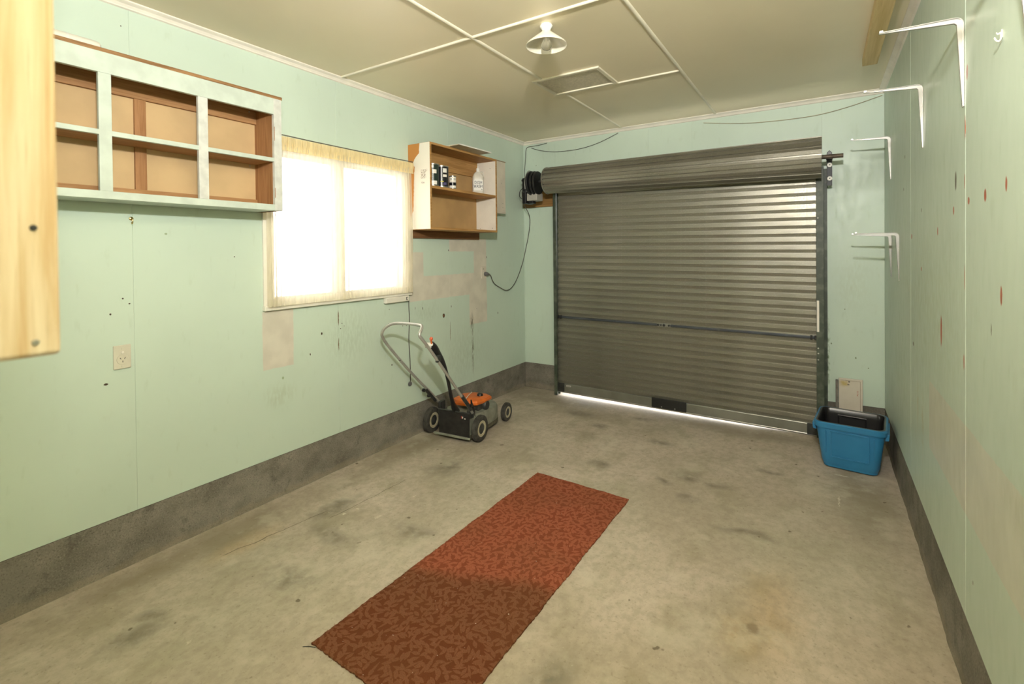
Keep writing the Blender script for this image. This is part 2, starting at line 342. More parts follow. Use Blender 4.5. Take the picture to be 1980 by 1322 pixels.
# carpet with printed leaves
n = NT('carpet', .95, spec=.1)
def leaves(n, scale, a, b, off):
    mp = n.n('ShaderNodeMapping'); n.put(mp.inputs['Vector'], n.warp(.004, 20)); mp.inputs['Location'].default_value = off
    v = n.n('ShaderNodeTexVoronoi', voronoi_dimensions='2D', feature='F1'); v.inputs['Scale'].default_value = scale; v.inputs['Randomness'].default_value = .85
    n.put(v.inputs['Vector'], mp.outputs[0])
    loc = n.vec('SUBTRACT', mp.outputs[0], v.outputs['Position']); sp = n.n('ShaderNodeSeparateXYZ'); n.put(sp.inputs[0], v.outputs['Color'])
    rt = n.n('ShaderNodeVectorRotate', rotation_type='Z_AXIS'); n.put(rt.inputs['Vector'], loc); n.put(rt.inputs['Angle'], n.math('MULTIPLY', sp.outputs[0], 6.283))
    q = n.n('ShaderNodeSeparateXYZ'); n.put(q.inputs[0], rt.outputs[0])
    wdt = n.math('MULTIPLY', n.math('ABSOLUTE', q.outputs[1]), 1/b); ln = n.math('MULTIPLY', n.math('ABSOLUTE', q.outputs[0]), 1/a)
    return n.ramp(n.math('ADD', n.math('POWER', ln, 1.6), wdt), 1.08, .92)
lf = n.math('MAXIMUM', n.math('MAXIMUM', leaves(n, 29, .021, .0080, (0, 0, 0)), leaves(n, 26, .0215, .0074, (.337, .713, 0))), leaves(n, 20, .030, .0052, (1.13, .27, 0)))
X, Y, Z = n.xyz()
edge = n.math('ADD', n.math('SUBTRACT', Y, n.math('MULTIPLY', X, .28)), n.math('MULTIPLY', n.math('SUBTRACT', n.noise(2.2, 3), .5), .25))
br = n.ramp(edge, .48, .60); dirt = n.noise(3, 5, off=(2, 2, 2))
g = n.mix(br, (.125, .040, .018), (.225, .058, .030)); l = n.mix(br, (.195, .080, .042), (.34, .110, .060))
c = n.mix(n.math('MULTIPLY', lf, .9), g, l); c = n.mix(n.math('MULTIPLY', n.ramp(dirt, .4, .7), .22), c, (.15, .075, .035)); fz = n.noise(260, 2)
c = n.mix(n.ramp(fz, .35, .7, 0, .35), c, (.08, .025, .010)); c = n.mix(n.ramp(n.noise(120, 1, off=(3,1,0)), .79, .82), c, (.6, .55, .45))
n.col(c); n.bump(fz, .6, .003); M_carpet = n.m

# ------------------------------------------------------------------ outside ground
g = MB().box(-14, 14, 5.32, 26, -.25, -.03).build('driveway', plain('driveway_concrete', (.62, .60, .55), .9)); struct(g)
tag(g, 'sunlit pale concrete driveway outside the roller door', 'driveway')

# ------------------------------------------------------------------ floor
bm = MB(); nx, ny = 24, 60; Y0 = -1.0; ye = 5.36
rings = []
for j in range(ny+1):
    y = Y0 + (ye-Y0)*j/ny; t = max(0, min(1, (y-4.85)/.40)); row = []
    for i in range(nx+1):
        x = -.05 + (W+.1)*i/nx; e_ = max(0, 1-(W-x)/.02)
        q_ = max(0, min(1, (x-2.25)/.35)); row.append(Vector((x, y, -(.011-.008*q_)*t*t*(3-2*t))))
    rings.append(row)
bm.loft(rings, cap=False, closed=False)
rim = [r[0] for r in rings] + rings[-1][1:] + [r[-1] for r in rings[::-1]][1:] + rings[0][::-1][1:-1]
bm.loft([[p.copy() for p in rim], [Vector((p.x, p.y, -.16)) for p in rim]], cap=False)
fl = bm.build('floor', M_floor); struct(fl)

# ------------------------------------------------------------------ walls
WY0, WY1, WZ0, WZ1 = 2.425, 3.555, 1.185, 2.135         # window opening
def wall_base(name, boxes, mat):
    m = MB()
    for b in boxes: m.box(*b)
    return struct(m.build(name, mat))
T = .012
wl = wall_base('wall_left', [(-.14, -T-.002, Y0, WY0, HP-.002, H+.05), (-.14, -T-.002, WY1, D+.14, HP-.002, H+.05), (-.14, -T-.002, WY0, WY1, HP-.002, WZ0), (-.14, -T-.002, WY0, WY1, WZ1, H+.05)], M_wincol)
wr = wall_base('wall_right', [(W+T+.002, W+.14, Y0, D+.14, HP-.002, H+.05)], M_wincol)
wb = wall_base('wall_back', [(-.01, .40, D+T+.002, D+.14, HP-.002, H+.05), (2.80, W+.01, D+T+.002, D+.14, HP-.002, H+.05), (.40, 2.80, D+T+.002, D+.14, 2.14, H+.05)], M_wincol)
wq = wall_base('wall_rear', [(-.14, W+.14, Y0-.12, Y0, -.1, H+.05)], M_mint)
J = [Y0, -.624, .556, 1.736, 2.914, 4.096, D]
g_ = .0002
def panel_x(parent, x0, x1, poly, mat): 
    MB().prism(poly, 'x', x0, x1).build('wall_panel', mat, parent, bevel=.0009, seg=1)
for a, b in zip(J[:-1], J[1:]):
    a2, b2 = a+g_, b-g_
    if a < WY0 < b: poly = [(a2, HP), (b2, HP), (b2, WZ0), (WY0, WZ0), (WY0, WZ1), (b2, WZ1), (b2, H), (a2, H)]
    elif a < WY1 < b: poly = [(a2, HP), (b2, HP), (b2, H), (a2, H), (a2, WZ1), (WY1, WZ1), (WY1, WZ0), (a2, WZ0)]
    else: poly = [(a2, HP), (b2, HP), (b2, H), (a2, H)]
    panel_x(wl, -T, 0, poly, M_wallL)
KJ = [Y0, -.645, .535, 1.713, 2.893, 4.087, D]
for a, b in zip(KJ[:-1], KJ[1:]):
    panel_x(wr, W, W+T, [(a+.002, HP), (b-.002, HP), (b-.002, H), (a+.002, H)], M_wallR)
def panel_y(x0, x1, z0, z1): MB().box(x0+g_, x1-g_, D, D+T, z0, z1).build('wall_panel', M_wallB, wb, bevel=.0010)
panel_y(0, .392, HP, H); panel_y(2.80, W, HP, H)
for a, b in ((.392, 1.397), (1.397, 1.798), (1.798, 2.80)): panel_y(a, b, 2.09, H)
# light timber strips showing in the open joints of the right wall
for y in (2.893, 4.087): MB().box(W+.004, W+T+.001, y-.002, y+.002, HP, H).build('joint_strip', M_white, wr)
# corner beads
MB().box(-.001, .006, D-.006, D+.001, HP, 2.66).build('corner_bead', M_mint, wb, bevel=.002)
# concrete nibs
def nib(name, along, a0, a1, inner, outer, zt):
    m = MB(); nseg = int((a1-a0)/.04); rows = []
    rnd = random.Random(len(name))
    offs = [0]*(nseg+1); v = 0
    for i in range(nseg+1): v = v*.8 + rnd.uniform(-.0022, .0022); offs[i] = v
    for i in range(nseg+1):
        t = a0 + (a1-a0)*i/nseg; s = 1 if inner > outer else -1
        prof = [(outer, -.12), (inner+s*(.004+offs[i]), -.12), (inner+s*(.004+offs[i]), .0), (inner+s*offs[i]*.6, .03), (inner, zt*.6), (inner-s*.003, zt-.003), (inner-s*.006, zt-.0005), (outer, zt-.0005)]
        rows.append([Vector((p, t, z)) if along == 'y' else Vector((t, p, z)) for p, z in prof])
    m.loft(rows); return struct(m.build(name, M_nib))
nib('baseboard_left', 'y', Y0, D+.1, 0.0, -.14, HP-.001)
nib('baseboard_right', 'y', Y0, D+.1, W, W+.14, HP-.001)
m = nib('baseboard_back', 'x', .0, .392, D, D+.14, HP-.001)
m = nib('baseboard_back', 'x', 2.812, W, D, D+.14, HP-.001)

# ------------------------------------------------------------------ ceiling
ce = struct(MB().box(-.14, W+.14, Y0-.12, D+.14, H+.011, H+.12).build('ceiling', M_bead))
CP = [(0, 1.142, Y0, .6), (0, 1.142, .6, 2.945), (0, 1.142, 2.945, D), (1.142, 2.003, Y0, .6), (1.142, 2.003, .6, 2.945), (1.142, 2.003, 2.945, 4.13), (1.142, 2.003, 4.13, D), (2.003, W, Y0, .6), (2.003, W, .6, D)]
for x0, x1, y0, y1 in CP: MB().box(x0+.001, x1-.001, y0+.001, y1-.001, H, H+.010).build('ceiling_panel', M_ceil, ce)
def bead(x0, y0, x1, y1, w=.022, t=.009):
    m = MB(); prof = [(w/2*math.cos(a), -t*math.sin(a)) for a in [k*PI/8 for k in range(9)]]
    d = Vector((x1-x0, y1-y0, 0)).normalized(); s = Vector((d.y, -d.x, 0)); r = []
    for P in ((x0, y0), (x1, y1)): r.append([Vector((P[0], P[1], H)) + s*a + Vector((0, 0, z)) for a, z in prof])
    m.loft(r); return m.build('ceiling_batten', M_bead, ce, smooth=True)
bead(1.142, Y0, 1.142, 3.745); bead(1.142, 4.105, 1.142, D-.02); bead(2.003, Y0, 2.003, D-.02)
bead(.02, 2.945, 1.131, 2.945); bead(1.153, 2.945, 1.992, 2.945); bead(1.57, 4.122, 1.992, 4.122, .018); bead(0.02, .6, W-.02, .6)
# hatch
h = sempty('trim_1'); h.location = (0, 0, 0)
hx0, hx1, hy0, hy1 = 1.068, 1.572, 3.742, 4.112; fw = .026
for b in ((hx0, hx1, hy0, hy0+fw), (hx0, hx1, hy1-fw, hy1), (hx0, hx0+fw, hy0+fw, hy1-fw), (hx1-fw, hx1, hy0+fw, hy1-fw)):
    MB().box(b[0], b[1], b[2], b[3], H-.012, H).build('frame_batten', M_bead, h, bevel=.003)
MB().box(hx0+fw, hx1-fw, hy0+fw, hy1-fw, H-.003, H).build('hatch_panel', plain('hatch_board', (.60, .55, .42), .6, var=.10, scale=60), h)
h.name = 'trim_4'
# cornices (scotia)
CPROF = [(0, 0), (.034, 0), (.034, -.006), (.030, -.009), (.018, -.016), (.011, -.026), (.009, -.031), (.0, -.035)]
def cornice(name, x0, y0, x1, y1, inx, iny):
    r = [[Vector((P[0]+inx*a, P[1]+iny*a, H+z)) for a, z in CPROF] for P in ((x0, y0), (x1, y1))]
    return struct(MB().loft(r).build(name, M_trim))
cornice('trim_1', 0, Y0, 0, D, 1, 0); cornice('trim_2', 0, D, W, D, 0, -1); cornice('trim_3', W, Y0, W, D, -1, 0)

# ------------------------------------------------------------------ window
wn = sempty('window_1')
def bx(name, *b, mat=M_wincol, parent=None, bev=.002, label=None): return MB().box(*b).build(name, mat, parent, label, bevel=bev)
xo = -.12
bx('window_frame', xo, .0, WY0, WY0+.03, WZ0, WZ1, parent=wn); bx('window_frame', xo, .0, WY1-.03, WY1, WZ0, WZ1, parent=wn)
bx('window_frame', xo, .0, WY0+.03, WY1-.03, WZ1-.03, WZ1, parent=wn); bx('window_sill', xo, .0, WY0+.03, WY1-.03, WZ0, WZ0+.02, parent=wn)
bx('mullion', -.09, -.03, 2.915, 3.000, WZ0+.02, WZ1-.03, parent=wn)
# architrave round the opening
bx('architrave', 0, .014, WY0-.045, WY0+.004, WZ0-.012, WZ1+.05, parent=wn); bx('architrave', 0, .014, WY1-.004, WY1+.042, WZ0-.012, WZ1+.05, parent=wn)
bx('architrave', 0, .0141, WY0+.004, WY1-.004, WZ1-.004, WZ1+.05, parent=wn)
bx('sill_board', -.0, .030, WY0-.05, WY1+.045, WZ0-.040, WZ0-.012, parent=wn, bev=.004)
for a, b in ((WY0+.03, 2.915), (3.000, WY1-.03)):
    s = bx('sash', -.08, -.05, a, b, WZ0+.02, WZ0+.032, parent=wn); bx('sash', -.08, -.05, a, b, WZ1-.045, WZ1-.03, parent=wn)
    bx('sash', -.08, -.05, a, a+.010, WZ0+.032, WZ1-.045, parent=wn); bx('sash', -.08, -.05, b-.010, b, WZ0+.032, WZ1-.045, parent=wn)
    MB().box(-.067, -.063, a+.010, b-.010, WZ0+.032, WZ1-.045).build('pane', M_glass, wn)
# curtains
def curtain(label, y0, y1, dens, zt=2.190, zb=1.170, flare=0):
    t = thing('curtain', label, 'curtain', (.05, (y0+y1)/2, zt), group=None); n_ = int((y1-y0)/.004); rows = []
    L0 = y0-(y0+y1)/2
    for j in range(31):
        f = j/30; z = (zb-zt)*f - .055*(1-f)*0; row = []
        for i in range(n_+1):
            y = L0 + (y1-y0)*i/n_; yy = y + (y0+y1)/2; am = dens(yy)
            w_ = math.sin(yy*190+math.sin(yy*23)*2.2+f*1.2*math.sin(yy*9))*am*(.35+.65*f)
            row.append(Vector((w_, y + .010*flare*math.sin(f*3.1)*(i/n_), z)))
        rows.append(row)
    MB().loft(rows, cap=False, closed=False).build('fabric', M_curt, t, smooth=True)
    rows = []
    for j in range(7):
        z = .004 - .085*j/6; row = []
        for i in range(n_+1):
            y = L0 + (y1-y0)*i/n_; yy = y+(y0+y1)/2
            row.append(Vector((.006+.0045*math.sin(yy*520+2*math.sin(yy*31))*(1-.25*abs(j-3)/3) + .004*math.sin(j), y + flare*(.018*(i/n_)**6), z)))
        rows.append(row)
    MB().loft(rows, cap=False, closed=False).build('header', M_head, t, 'gathered cream yellow header band', smooth=True)
    rows = [[Vector((.0045+.002*math.sin(((y0-0)+(y1-y0)*i/60)*90), L0+(y1-y0)*i/60, (zb-zt)+dz)) for i in range(61)] for dz in (0, .045)]
    MB().loft(rows, cap=False, closed=False).build('hem', M_curt, t, smooth=True)
    return t
curtain('sheer cream curtain left of the window join, bunched beside the wall cupboard', 2.385, 3.108, lambda y: .005+.016*math.exp(-((y-2.42)/.07)**2)+.010*math.exp(-((y-2.95)/.05)**2))
curtain('sheer cream curtain right of the window join, next to the open shelf unit', 3.110, 3.582, lambda y: .004+.011*math.exp(-((y-3.56)/.06)**2), flare=1)
cw = MB().tube([(.052, 2.37, 2.203), (.054, 2.7, 2.199), (.054, 3.3, 2.199), (.052, 3.60, 2.203)], .0035, 8).build('curtain_wire', plain('dusty_wire', (.12, .11, .08), .6)); tag(cw, 'grey curtain wire stretched along the top of the window', 'curtain wire')

# ------------------------------------------------------------------ roller door
dz_ = math.radians(.60)
dr_ = sempty('door_1'); dr_.location = (1.62, 5.277, 0.0); dr_.rotation_euler = (0, dz_, 0)
XL, XR = .47-1.62, 2.768-1.62
PT = .0645; prof = [(0, 0), (.07, 0), (.085, .0035), (.42, .0085), (.46, .0115), (.93, .0115), (.945, 0), (1.0, 0)]
def slat_mesh():
    m = MB(); r = []
    for x in (XL, XR): r.append([Vector((x, -d, z*PT)) for z, d in prof])
    m.loft(r, cap=False, closed=False); return m
s0 = slat_mesh().build('slat', M_galv, dr_); s0.location = (0, 0, .102)
for k in range(1, 32):
    s = s0.copy(); COL.objects.link(s); s.parent = dr_; s.location = (0, 0, .102+PT*k)
MB().box(XL, XR, .001, .006, .1, 2.15).build('curtain_backing', M_dgrey, dr_)
# drum: wrapped curtain, conical
dc = Vector((0, 5.12-5.277, 2.185)); NR = 15
def drum_slat():
    m = MB(); r = []
    for x, rad in ((XL-.045, .131), (XR+.008, .158)):
        ring = []
        for z, d in prof:
            a = (z-.5)*2*PI/NR; rr = rad-.011+d; ring.append(Vector((x, rr*math.cos(a), rr*math.sin(a))))
        r.append(ring)
    m.loft(r, cap=False, closed=False); return m
q0 = drum_slat().build('drum_slat', M_galv, dr_); q0.location = dc
for k in range(1, NR):
    s = q0.copy(); COL.objects.link(s); s.parent = dr_; s.location = dc; s.rotation_euler = (2*PI*k/NR, 0, 0)
m = MB(); m.lathe([(.0, XR-.004), (.146, XR-.004), (.146, XR-.010), (0, XR-.010)], dc, 'x', 40); m.build('drum_end', M_dgrey, dr_)
m = MB(); m.lathe([(.0, XL-.040), (.124, XL-.040), (.124, XL-.030), (0, XL-.030)], dc, 'x', 40); m.build('drum_end', M_dgrey, dr_)
m = MB(); m.lathe([(.133, XL-.048), (.136, XL-.048), (.136, XL-.040), (.126, XL-.040), (.126, XL-.048), (.133, XL-.048)], dc, 'x', 40); m.build('drum_rim', M_steel, dr_, 'bright rolled edge at the left end of the drum', smooth=True)
m = MB(); m.lathe([(.016, XR-.02), (.016, 2.912-1.62), (.013, 2.912-1.62), (0.013, XR)], dc, 'x', 20); m.build('axle', plain('rusty_pipe', (.13, .10, .075), .6, .6, var=.3, scale=30), dr_, 'rusty axle pipe end', smooth=True)
m = MB(); m.lathe([(.016, -.30), (.016, .02)], dc + Vector((XL, 0, 0)), 'x', 16, cap=True); m.build('axle', M_dgrey, dr_, smooth=True)
# bottom rail
MB().box(XL, XR, -.016, .004, .022, .104).build('bottom_rail', M_rail, dr_, bevel=.004)
MB().box(XL, XR, -.020, .006, .010, .024).build('rail_lip', M_steel, dr_, bevel=.003)
for x0, x1 in ((XL+.002, XL+.078), (XR-.074, XR-.002)):
    p = MB().box(x0, x1, -.021, -.015, .018, .108).build('corner_plate', M_dgrey, dr_, bevel=.002)
    MB().box(x0+.02, x1-.02, -.024, -.0212, .05, .075).build('plate_boss', M_dgrey, p, bevel=.001)
hp_ = MB().box(1.452-1.62, 1.765-1.62, -.028, -.0165, .022, .112).build('pull_plate', M_black, dr_, 'black pull plate', bevel=.004)
for x in (1.545-1.62, 1.665-1.62): MB().lathe([(0, -.031), (.005, -.030), (.006, -.028)], (x, 0, .038), 'y', 12).build('rivet', M_steel, hp_)
lb = MB().box(XL+.10, XL+.152, -.0185, -.0165, .078, .092).build('sticker', M_white, dr_, 'small white sticker with grey print')
for k in range(5): MB().box(XL+.105+k*.009, XL+.111+k*.009, -.0192, -.0186, .081, .089).build('print', M_steel, lb)
# lock bar
zb_ = .792
for x0, x1 in ((XL+.02, 1.50-1.62), (1.62-1.62, XR-.02)):
    MB().box(x0, x1, -.026, -.014, zb_-.011, zb_+.011).build('lock_bar', M_bar, dr_, 'blue grey locking bar', bevel=.004)
lk = MB().box(1.50-1.62, 1.625-1.62, -.022, -.014, zb_-.016, zb_+.018).build('lock_plate', M_rail, dr_, bevel=.002)
for x, rr in ((1.512, .010), (1.538, .008), (1.565, .012), (1.61, .009)): MB().lathe([(0, -.036), (rr, -.034), (rr, -.022)], (x-1.62, 0, zb_+.002), 'y', 14).build('lock_stud', M_black, lk)
for x in (XL+.012, XL+.04, XR-.05, XR-.022): MB().box(x-.008, x+.008, -.034, -.014, zb_-.018, zb_+.018).build('bar_latch', M_black, dr_, bevel=.002)
for z in (2.02,): MB().lathe([(0, -.026), (.008, -.024), (.009, -.012)], (XR-.03, 0, z), 'y', 14).build('stop_stud', M_wplast, dr_)
# guides
gl = struct(MB().prism([(.445, D), (.445, 5.235), (.478, 5.235), (.478, 5.262), (.458, 5.262), (.458, 5.300), (.478, 5.300), (.478, 5.318), (.456, 5.318), (.456, D)], 'z', -.01, 2.12).build('trim_5', M_guide, bevel=.002))
gr = struct(MB().prism([(2.812, D), (2.812, 5.235), (2.760, 5.235), (2.760, 5.262), (2.785, 5.262), (2.785, 5.300), (2.760, 5.300), (2.760, 5.318), (2.80, 5.318), (2.80, D)], 'z', -.01, 2.12).build('trim_6', M_guide, bevel=.002))
struct(MB().box(.385, .45, 5.395, 5.42, -.01, 2.12).build('trim_7', M_guide)); struct(MB().box(2.795, 2.835, 5.385, 5.42, -.01, 2.12).build('trim_8', M_guide))
tp = MB().box(2.763, 2.779, 5.2325, 5.2349, .83, 1.075).build('tape_strip', M_lam); tag(tp, 'white tape strip stuck on the right door guide', 'tape')
for z in (.70, .66, .61, 1.72): MB().lathe([(0, 5.231), (.005, 5.232), (.006, 5.2352)], (2.772, 0, z), 'y', 10).build('guide_screw', M_steel, gr)
# axle bracket at right
ab = thing('axle_bracket', 'dark steel bracket carrying the roller axle right of the drum', 'bracket', (2.845, 5.30, 1.98))
MB().box(-.012, .022, -.03, -.022, -.01, .245).build('upright', M_blackp, ab, bevel=.002)
MB().box(-.012, -.006, -.022, .097, -.01, .20).build('wall_arm', M_blackp, ab)
MB().prism([(-.018, .19), (.026, .19), (.020, .245), (.004, .262), (-.012, .245)], 'y', -.05, -.022).build('clamp', M_black, ab, bevel=.003)
for z in (.045, .15):
    w_ = MB().lathe([(0, -.041), (.0165, -.040), (.0165, -.031), (0, -.0305)], (.006, 0, z), 'y', 18).build('washer', M_wplast, ab, 'round cream washer')
    MB().lathe([(0, -.046), (.005, -.046), (.005, -.040)], (.006, 0, z), 'y', 6).build('bolt_head', M_black, w_)
MB().lathe([(0, -.054), (.005, -.053), (.005, -.049)], (.003, 0, .222), 'y', 8).build('bolt_head', M_steel, ab)

# opener motor
om = thing('door_opener', 'small roller door motor with grey box at the left end of the drum', 'door opener', (.22, 5.20, 2.0))
mb_ = MB()
for k, x in enumerate((.045, .085, .118)): mb_.lathe([(0, x-.012), (.120-.004*k, x-.012), (.126-.004*k, x-.006), (.126-.004*k, x+.006), (.120-.004*k, x+.012), (0, x+.012)], (0, -.08, .185), 'x', 36)
mb_.build('gear_disc', M_black, om, smooth=True)
MB().tube([(.02, -.175, .12), (.02, -.185, .20), (.02, -.15, .28), (.02, -.09, .325), (.02, -.03, .30)], .004, 8, smooth=2).build('arm_wire', M_steel, om)
MB().box(-.055, -.012, -.11, .05, -.02, .245).build('motor_housing', M_black, om, bevel=.006)
MB().box(-.075, .03, -.09, -.03, .215, .235).build('top_bar', M_black, om, bevel=.003)
gb = MB().box(-.004, .118, -.105, .02, .005, .085).build('control_box', plain('grey_plastic', (.40, .38, .34), .5), om, 'light grey control box', bevel=.006)
st_ = MB().box(-.002, .026, -.1115, -.1105, .098, .132).build('sticker', M_white, om, 'small white label')
MB().box(-.008, .034, -.1105, -.060, .088, .142).build('label_block', M_black, om)
MB().box(.008, .016, -.1125, -.1117, .108, .122).build('print', M_dgrey, st_)
MB().box(.01, .062, -.09, -.03, -.022, .004).build('socket_block', M_black, om, bevel=.004)
MB().lathe([(.0, -.115), (.047, -.115), (.053, -.10), (.053, -.055), (0, -.055)], (0, .03, .09), 'x', 26).build('motor_can', plain('copper_brown', (.10, .055, .03), .45, .4), om, smooth=True)
MB().tube([(-.10, -.03, .15), (-.135, -.03, .12), (-.14, -.03, .07), (-.11, -.03, .04)], .0035, 8, smooth=2).build('wire', M_black, om)
MB().lathe([(0, -.113), (.004, -.113), (.004, -.109)], (-.033, 0, .10), 'y', 8).build('screw', M_steel, om)
wbk = MB().box(.004, .385, D-.019, D-.0005, 1.962, 2.19).build('timber_backing_board', wood('mount_board', (.20, .105, .035), (.33, .18, .06), 0, 8), bevel=.003); tag(wbk, 'brown timber board behind the door motor on the back wall', 'board')
# motor cord and plug
ofs = Vector((-.22, -5.20, -2.0)); cd = om
P = [(.175, 5.10, 1.992), (.16, 5.16, 1.95), (.10, 5.36, 1.87), (.085, 5.375, 1.744), (.06, 5.375, 1.62), (.035, 5.365, 1.50), (.02, 5.33, 1.36), (.016, 5.22, 1.19), (.016, 5.10, 1.092), (.018, 4.99, 1.074), (.018, 4.90, 1.108), (.02, 4.78, 1.155), (.02, 4.735, 1.20), (.024, 4.71, 1.245), (.032, 4.67, 1.262), (.04, 4.65, 1.266)]
MB().tube([Vector(p)+ofs for p in P], .0042, 8, smooth=2).build('power_cord', M_cable, cd, 'dark cord drooping to the wall outlet', smooth=True)
MB().lathe([(0, .052), (.011, .052), (.018, .040), (.0205, .024), (.0205, .013), (0, .013)], Vector((0, 4.625, 1.268))+ofs, 'x', 20).build('plug', M_plug, cd, smooth=True)
MB().tube([Vector((.034, 4.63, 1.267))+ofs, Vector((.040, 4.665, 1.265))+ofs], [.009, .005], 8).build('strain_relief', M_plug, cd)
# thin cables at the top corner
def cable(name, label, pts, r, mat, sm=2):
    o = MB().tube(pts, r, 7, smooth=sm).build(name, mat, smooth=True); return tag(o, label, 'cable')
cable('thin_cable', 'thin dark cable running down the back left corner to the door motor', [(.040, 5.385, 2.262), (.020, 5.388, 2.268), (.014, 5.388, 2.34), (.030, 5.39, 2.50), (.036, 5.39, 2.60), (.05, 5.392, 2.634), (.10, 5.392, 2.634), (.2, 5.392, 2.636), (.30, 5.392, 2.646)], .0035, M_cable)
cable('thin_cable', 'thin dark cable sagging along the back wall above the drum', [(.105, 5.392, 2.618), (.14, 5.392, 2.603), (.22, 5.392, 2.575), (.316, 5.392, 2.553), (.41, 5.392, 2.538), (.55, 5.392, 2.534), (.68, 5.392, 2.537), (.82, 5.392, 2.556), (.95, 5.392, 2.59), (1.098, 5.392, 2.645)], .003, M_cable)
cable('thin_cable', 'thin brown cable looping down from the back right corner under the cornice', [(1.90, 5.393, 2.625), (2.072, 5.393, 2.594), (2.25, 5.393, 2.568), (2.45, 5.393, 2.556), (2.65, 5.393, 2.552), (2.804, 5.393, 2.558), (3.0, 5.393, 2.592), (3.19, 5.393, 2.642)], .003, M_cableb)

# ------------------------------------------------------------------ left wall cupboard
CX, CY0, CY1, CZ0, CZ1 = .20, .95, 2.388, 1.728, 2.358
cb = thing('wall_cupboard', 'doorless pale green wall cupboard with shelves on left wall', 'cupboard', (0, CY0, CZ0))
def cbx(name, x0, x1, y0, y1, z0, z1, mat, bev=.0015, label=None, parent=None): return MB().box(x0, x1, y0-CY0, y1-CY0, z0-CZ0, z1-CZ0).build(name, mat, parent or cb, label, bevel=bev)
cbx('back_panel', .001, .007, CY0+.01, CY1-.01, CZ0+.01, CZ1, M_hard)
cbx('bottom_board', .0072, CX-.02, CY0, CY1-.02, CZ0, CZ0+.018, M_frame)
cbx('top_board', .0, CX-.001, CY0, CY1+.006, CZ1, CZ1+.017, M_ply, .001, 'raw brown plywood top')
cbx('side_panel', .001, CX-.02, CY1-.046, CY1-.001, CZ0+.0, CZ1, M_woodZ)
cbx('side_panel', .001, CX-.02, CY0, CY0+.02, CZ0+.018, CZ1, M_woodZ)
cbx('top_rail', CX-.02, CX, CY0, CY1-.046, 2.268, CZ1, M_frame); cbx('bottom_rail', CX-.02, CX, CY0, CY1-.046, CZ0, CZ0+.034, M_frame)
for a, b, mt in ((.95, .995, M_frame), (1.20, 1.245, M_frame), (1.551, 1.597, M_frame), (1.947, 1.992, M_framew)): cbx('stile', CX-.0202, CX-.0002, a, b, CZ0+.034, 2.268, mt)
cbx('stile', CX-.0202, CX+.0003, 2.342, CY1, CZ0, CZ1, M_framew, label='chipped whitish end stile')
cbx('shelf', .0072, CX-.021, CY0+.02, 2.342, 2.003, 2.023, M_woodY); cbx('shelf_edge', CX-.021, CX-.0006, .995, 2.342, 2.002, 2.024, M_frame)
cbx('cleat', .0072, .025, CY0+.02, 2.342, 1.746, 1.80, M_woodY); cbx('cleat', .0072, .025, CY0+.02, 2.342, 2.235, 2.356, M_woodY)  # upper one: darker wood strip standing in for the top rail's shadow
cbx('batten', .0072, .022, 1.745, 1.793, 1.80, 2.235, M_woodZ)
for y, z in ((2.30, 2.30), (2.30, 1.99), (2.28, 1.76)): MB().lathe([(0, .0285), (.0035, .028), (.004, .025)], (0, y-CY0, z-CZ0), 'x', 8).build('screw', M_steel, cb)
for z0, z1 in ((2.12, 2.20), (1.80, 1.855)): cbx('hinge_recess', CX-.003, CX+.0008, 2.3425, 2.3455, z0, z1, M_woodZ, 0)
# roll on top
rl = thing('plastic_roll', 'white rounded plastic tube lying on top of the left wall cupboard', 'tube', (.075, 1.30, CZ1+.017))
MB().loft([[Vector((.052*math.cos(a)*k, y, .030+.030*math.sin(a)*k)) for a in [2*PI*i/20 for i in range(20)]] for y, k in ((-.3, .9), (-.29, 1), (.27, 1), (.285, .93), (.292, .75))]).build('tube_body', M_wplast, rl, smooth=True)
MB().loft([[Vector((.053*math.cos(a), y, .030+.0310*math.sin(a))) for a in [2*PI*i/20 for i in range(20)]] for y in (.17, .18)]).build('seam_band', M_white, rl, smooth=True)

# ------------------------------------------------------------------ open shelf unit
SX, SY0, SY1, SZ0, SZ1 = .232, 3.602, 4.525, 1.664, 2.345; t_ = .018
su = thing('shelf_unit', 'open wooden wall shelf unit with torn white laminate side beside the window', 'shelf unit', (0, SY0, SZ0))
def sbx(name, x0, x1, y0, y1, z0, z1, mat, label=None, bev=.001): return MB().box(x0, x1, y0, y1, z0, z1).build(name, mat, su, label, bevel=bev)
LY, LZ = SY1-SY0, SZ1-SZ0
sbx('side_panel', .001, SX, 0, t_, 0, LZ, [M_shelf2]); sbx('side_facing', .001, SX-.003, -.0012, -.0001, .004, LZ-.002, M_torn, 'torn white laminate over orange brown board', 0)
sbx('side_panel', .001, SX, LY-t_, LY, 0, LZ, M_shelf2); sbx('side_lining', .006, SX-.004, LY-t_-.003, LY-t_-.0002, t_, LZ-t_, M_lam, 'white lining on the inner side', 0)
sbx('top_board', .001, SX, t_, LY-t_, LZ-t_, LZ, M_shelf2); sbx('bottom_board', .001, SX, t_, LY-t_, 0, t_, M_shelf2)
sbx('back_panel', .001, .005, t_, LY-t_, t_, LZ-t_, M_back2); sbx('shelf', .006, SX-.002, t_, LY-t_-.0035, .322, .344, M_shelf2)
sbx('back_rail', .0052, .022, t_+.001, LY-t_-.0035, LZ-.155, LZ-t_-.001, M_shelf2)
for x, z in ((.19, .04), (.05, .04), (.03, .60), (.17, .60)): MB().lathe([(0, 0), (.003, 0), (.003, .002)], (x, LY-t_-.0055, z), 'y', 8).build('screw', M_dgrey, su)
SHZ = SZ0+.344
tb = thing('loose_board', 'thin white board lying loose on top of the open shelf unit', 'board', (.225, 4.045, SZ1+.001), rotz=math.radians(-1.5))
MB().box(-.11, .125, -.215, .215, 0, .007).build('sheet', plain('board_underside', (.47, .44, .33), .5), tb)
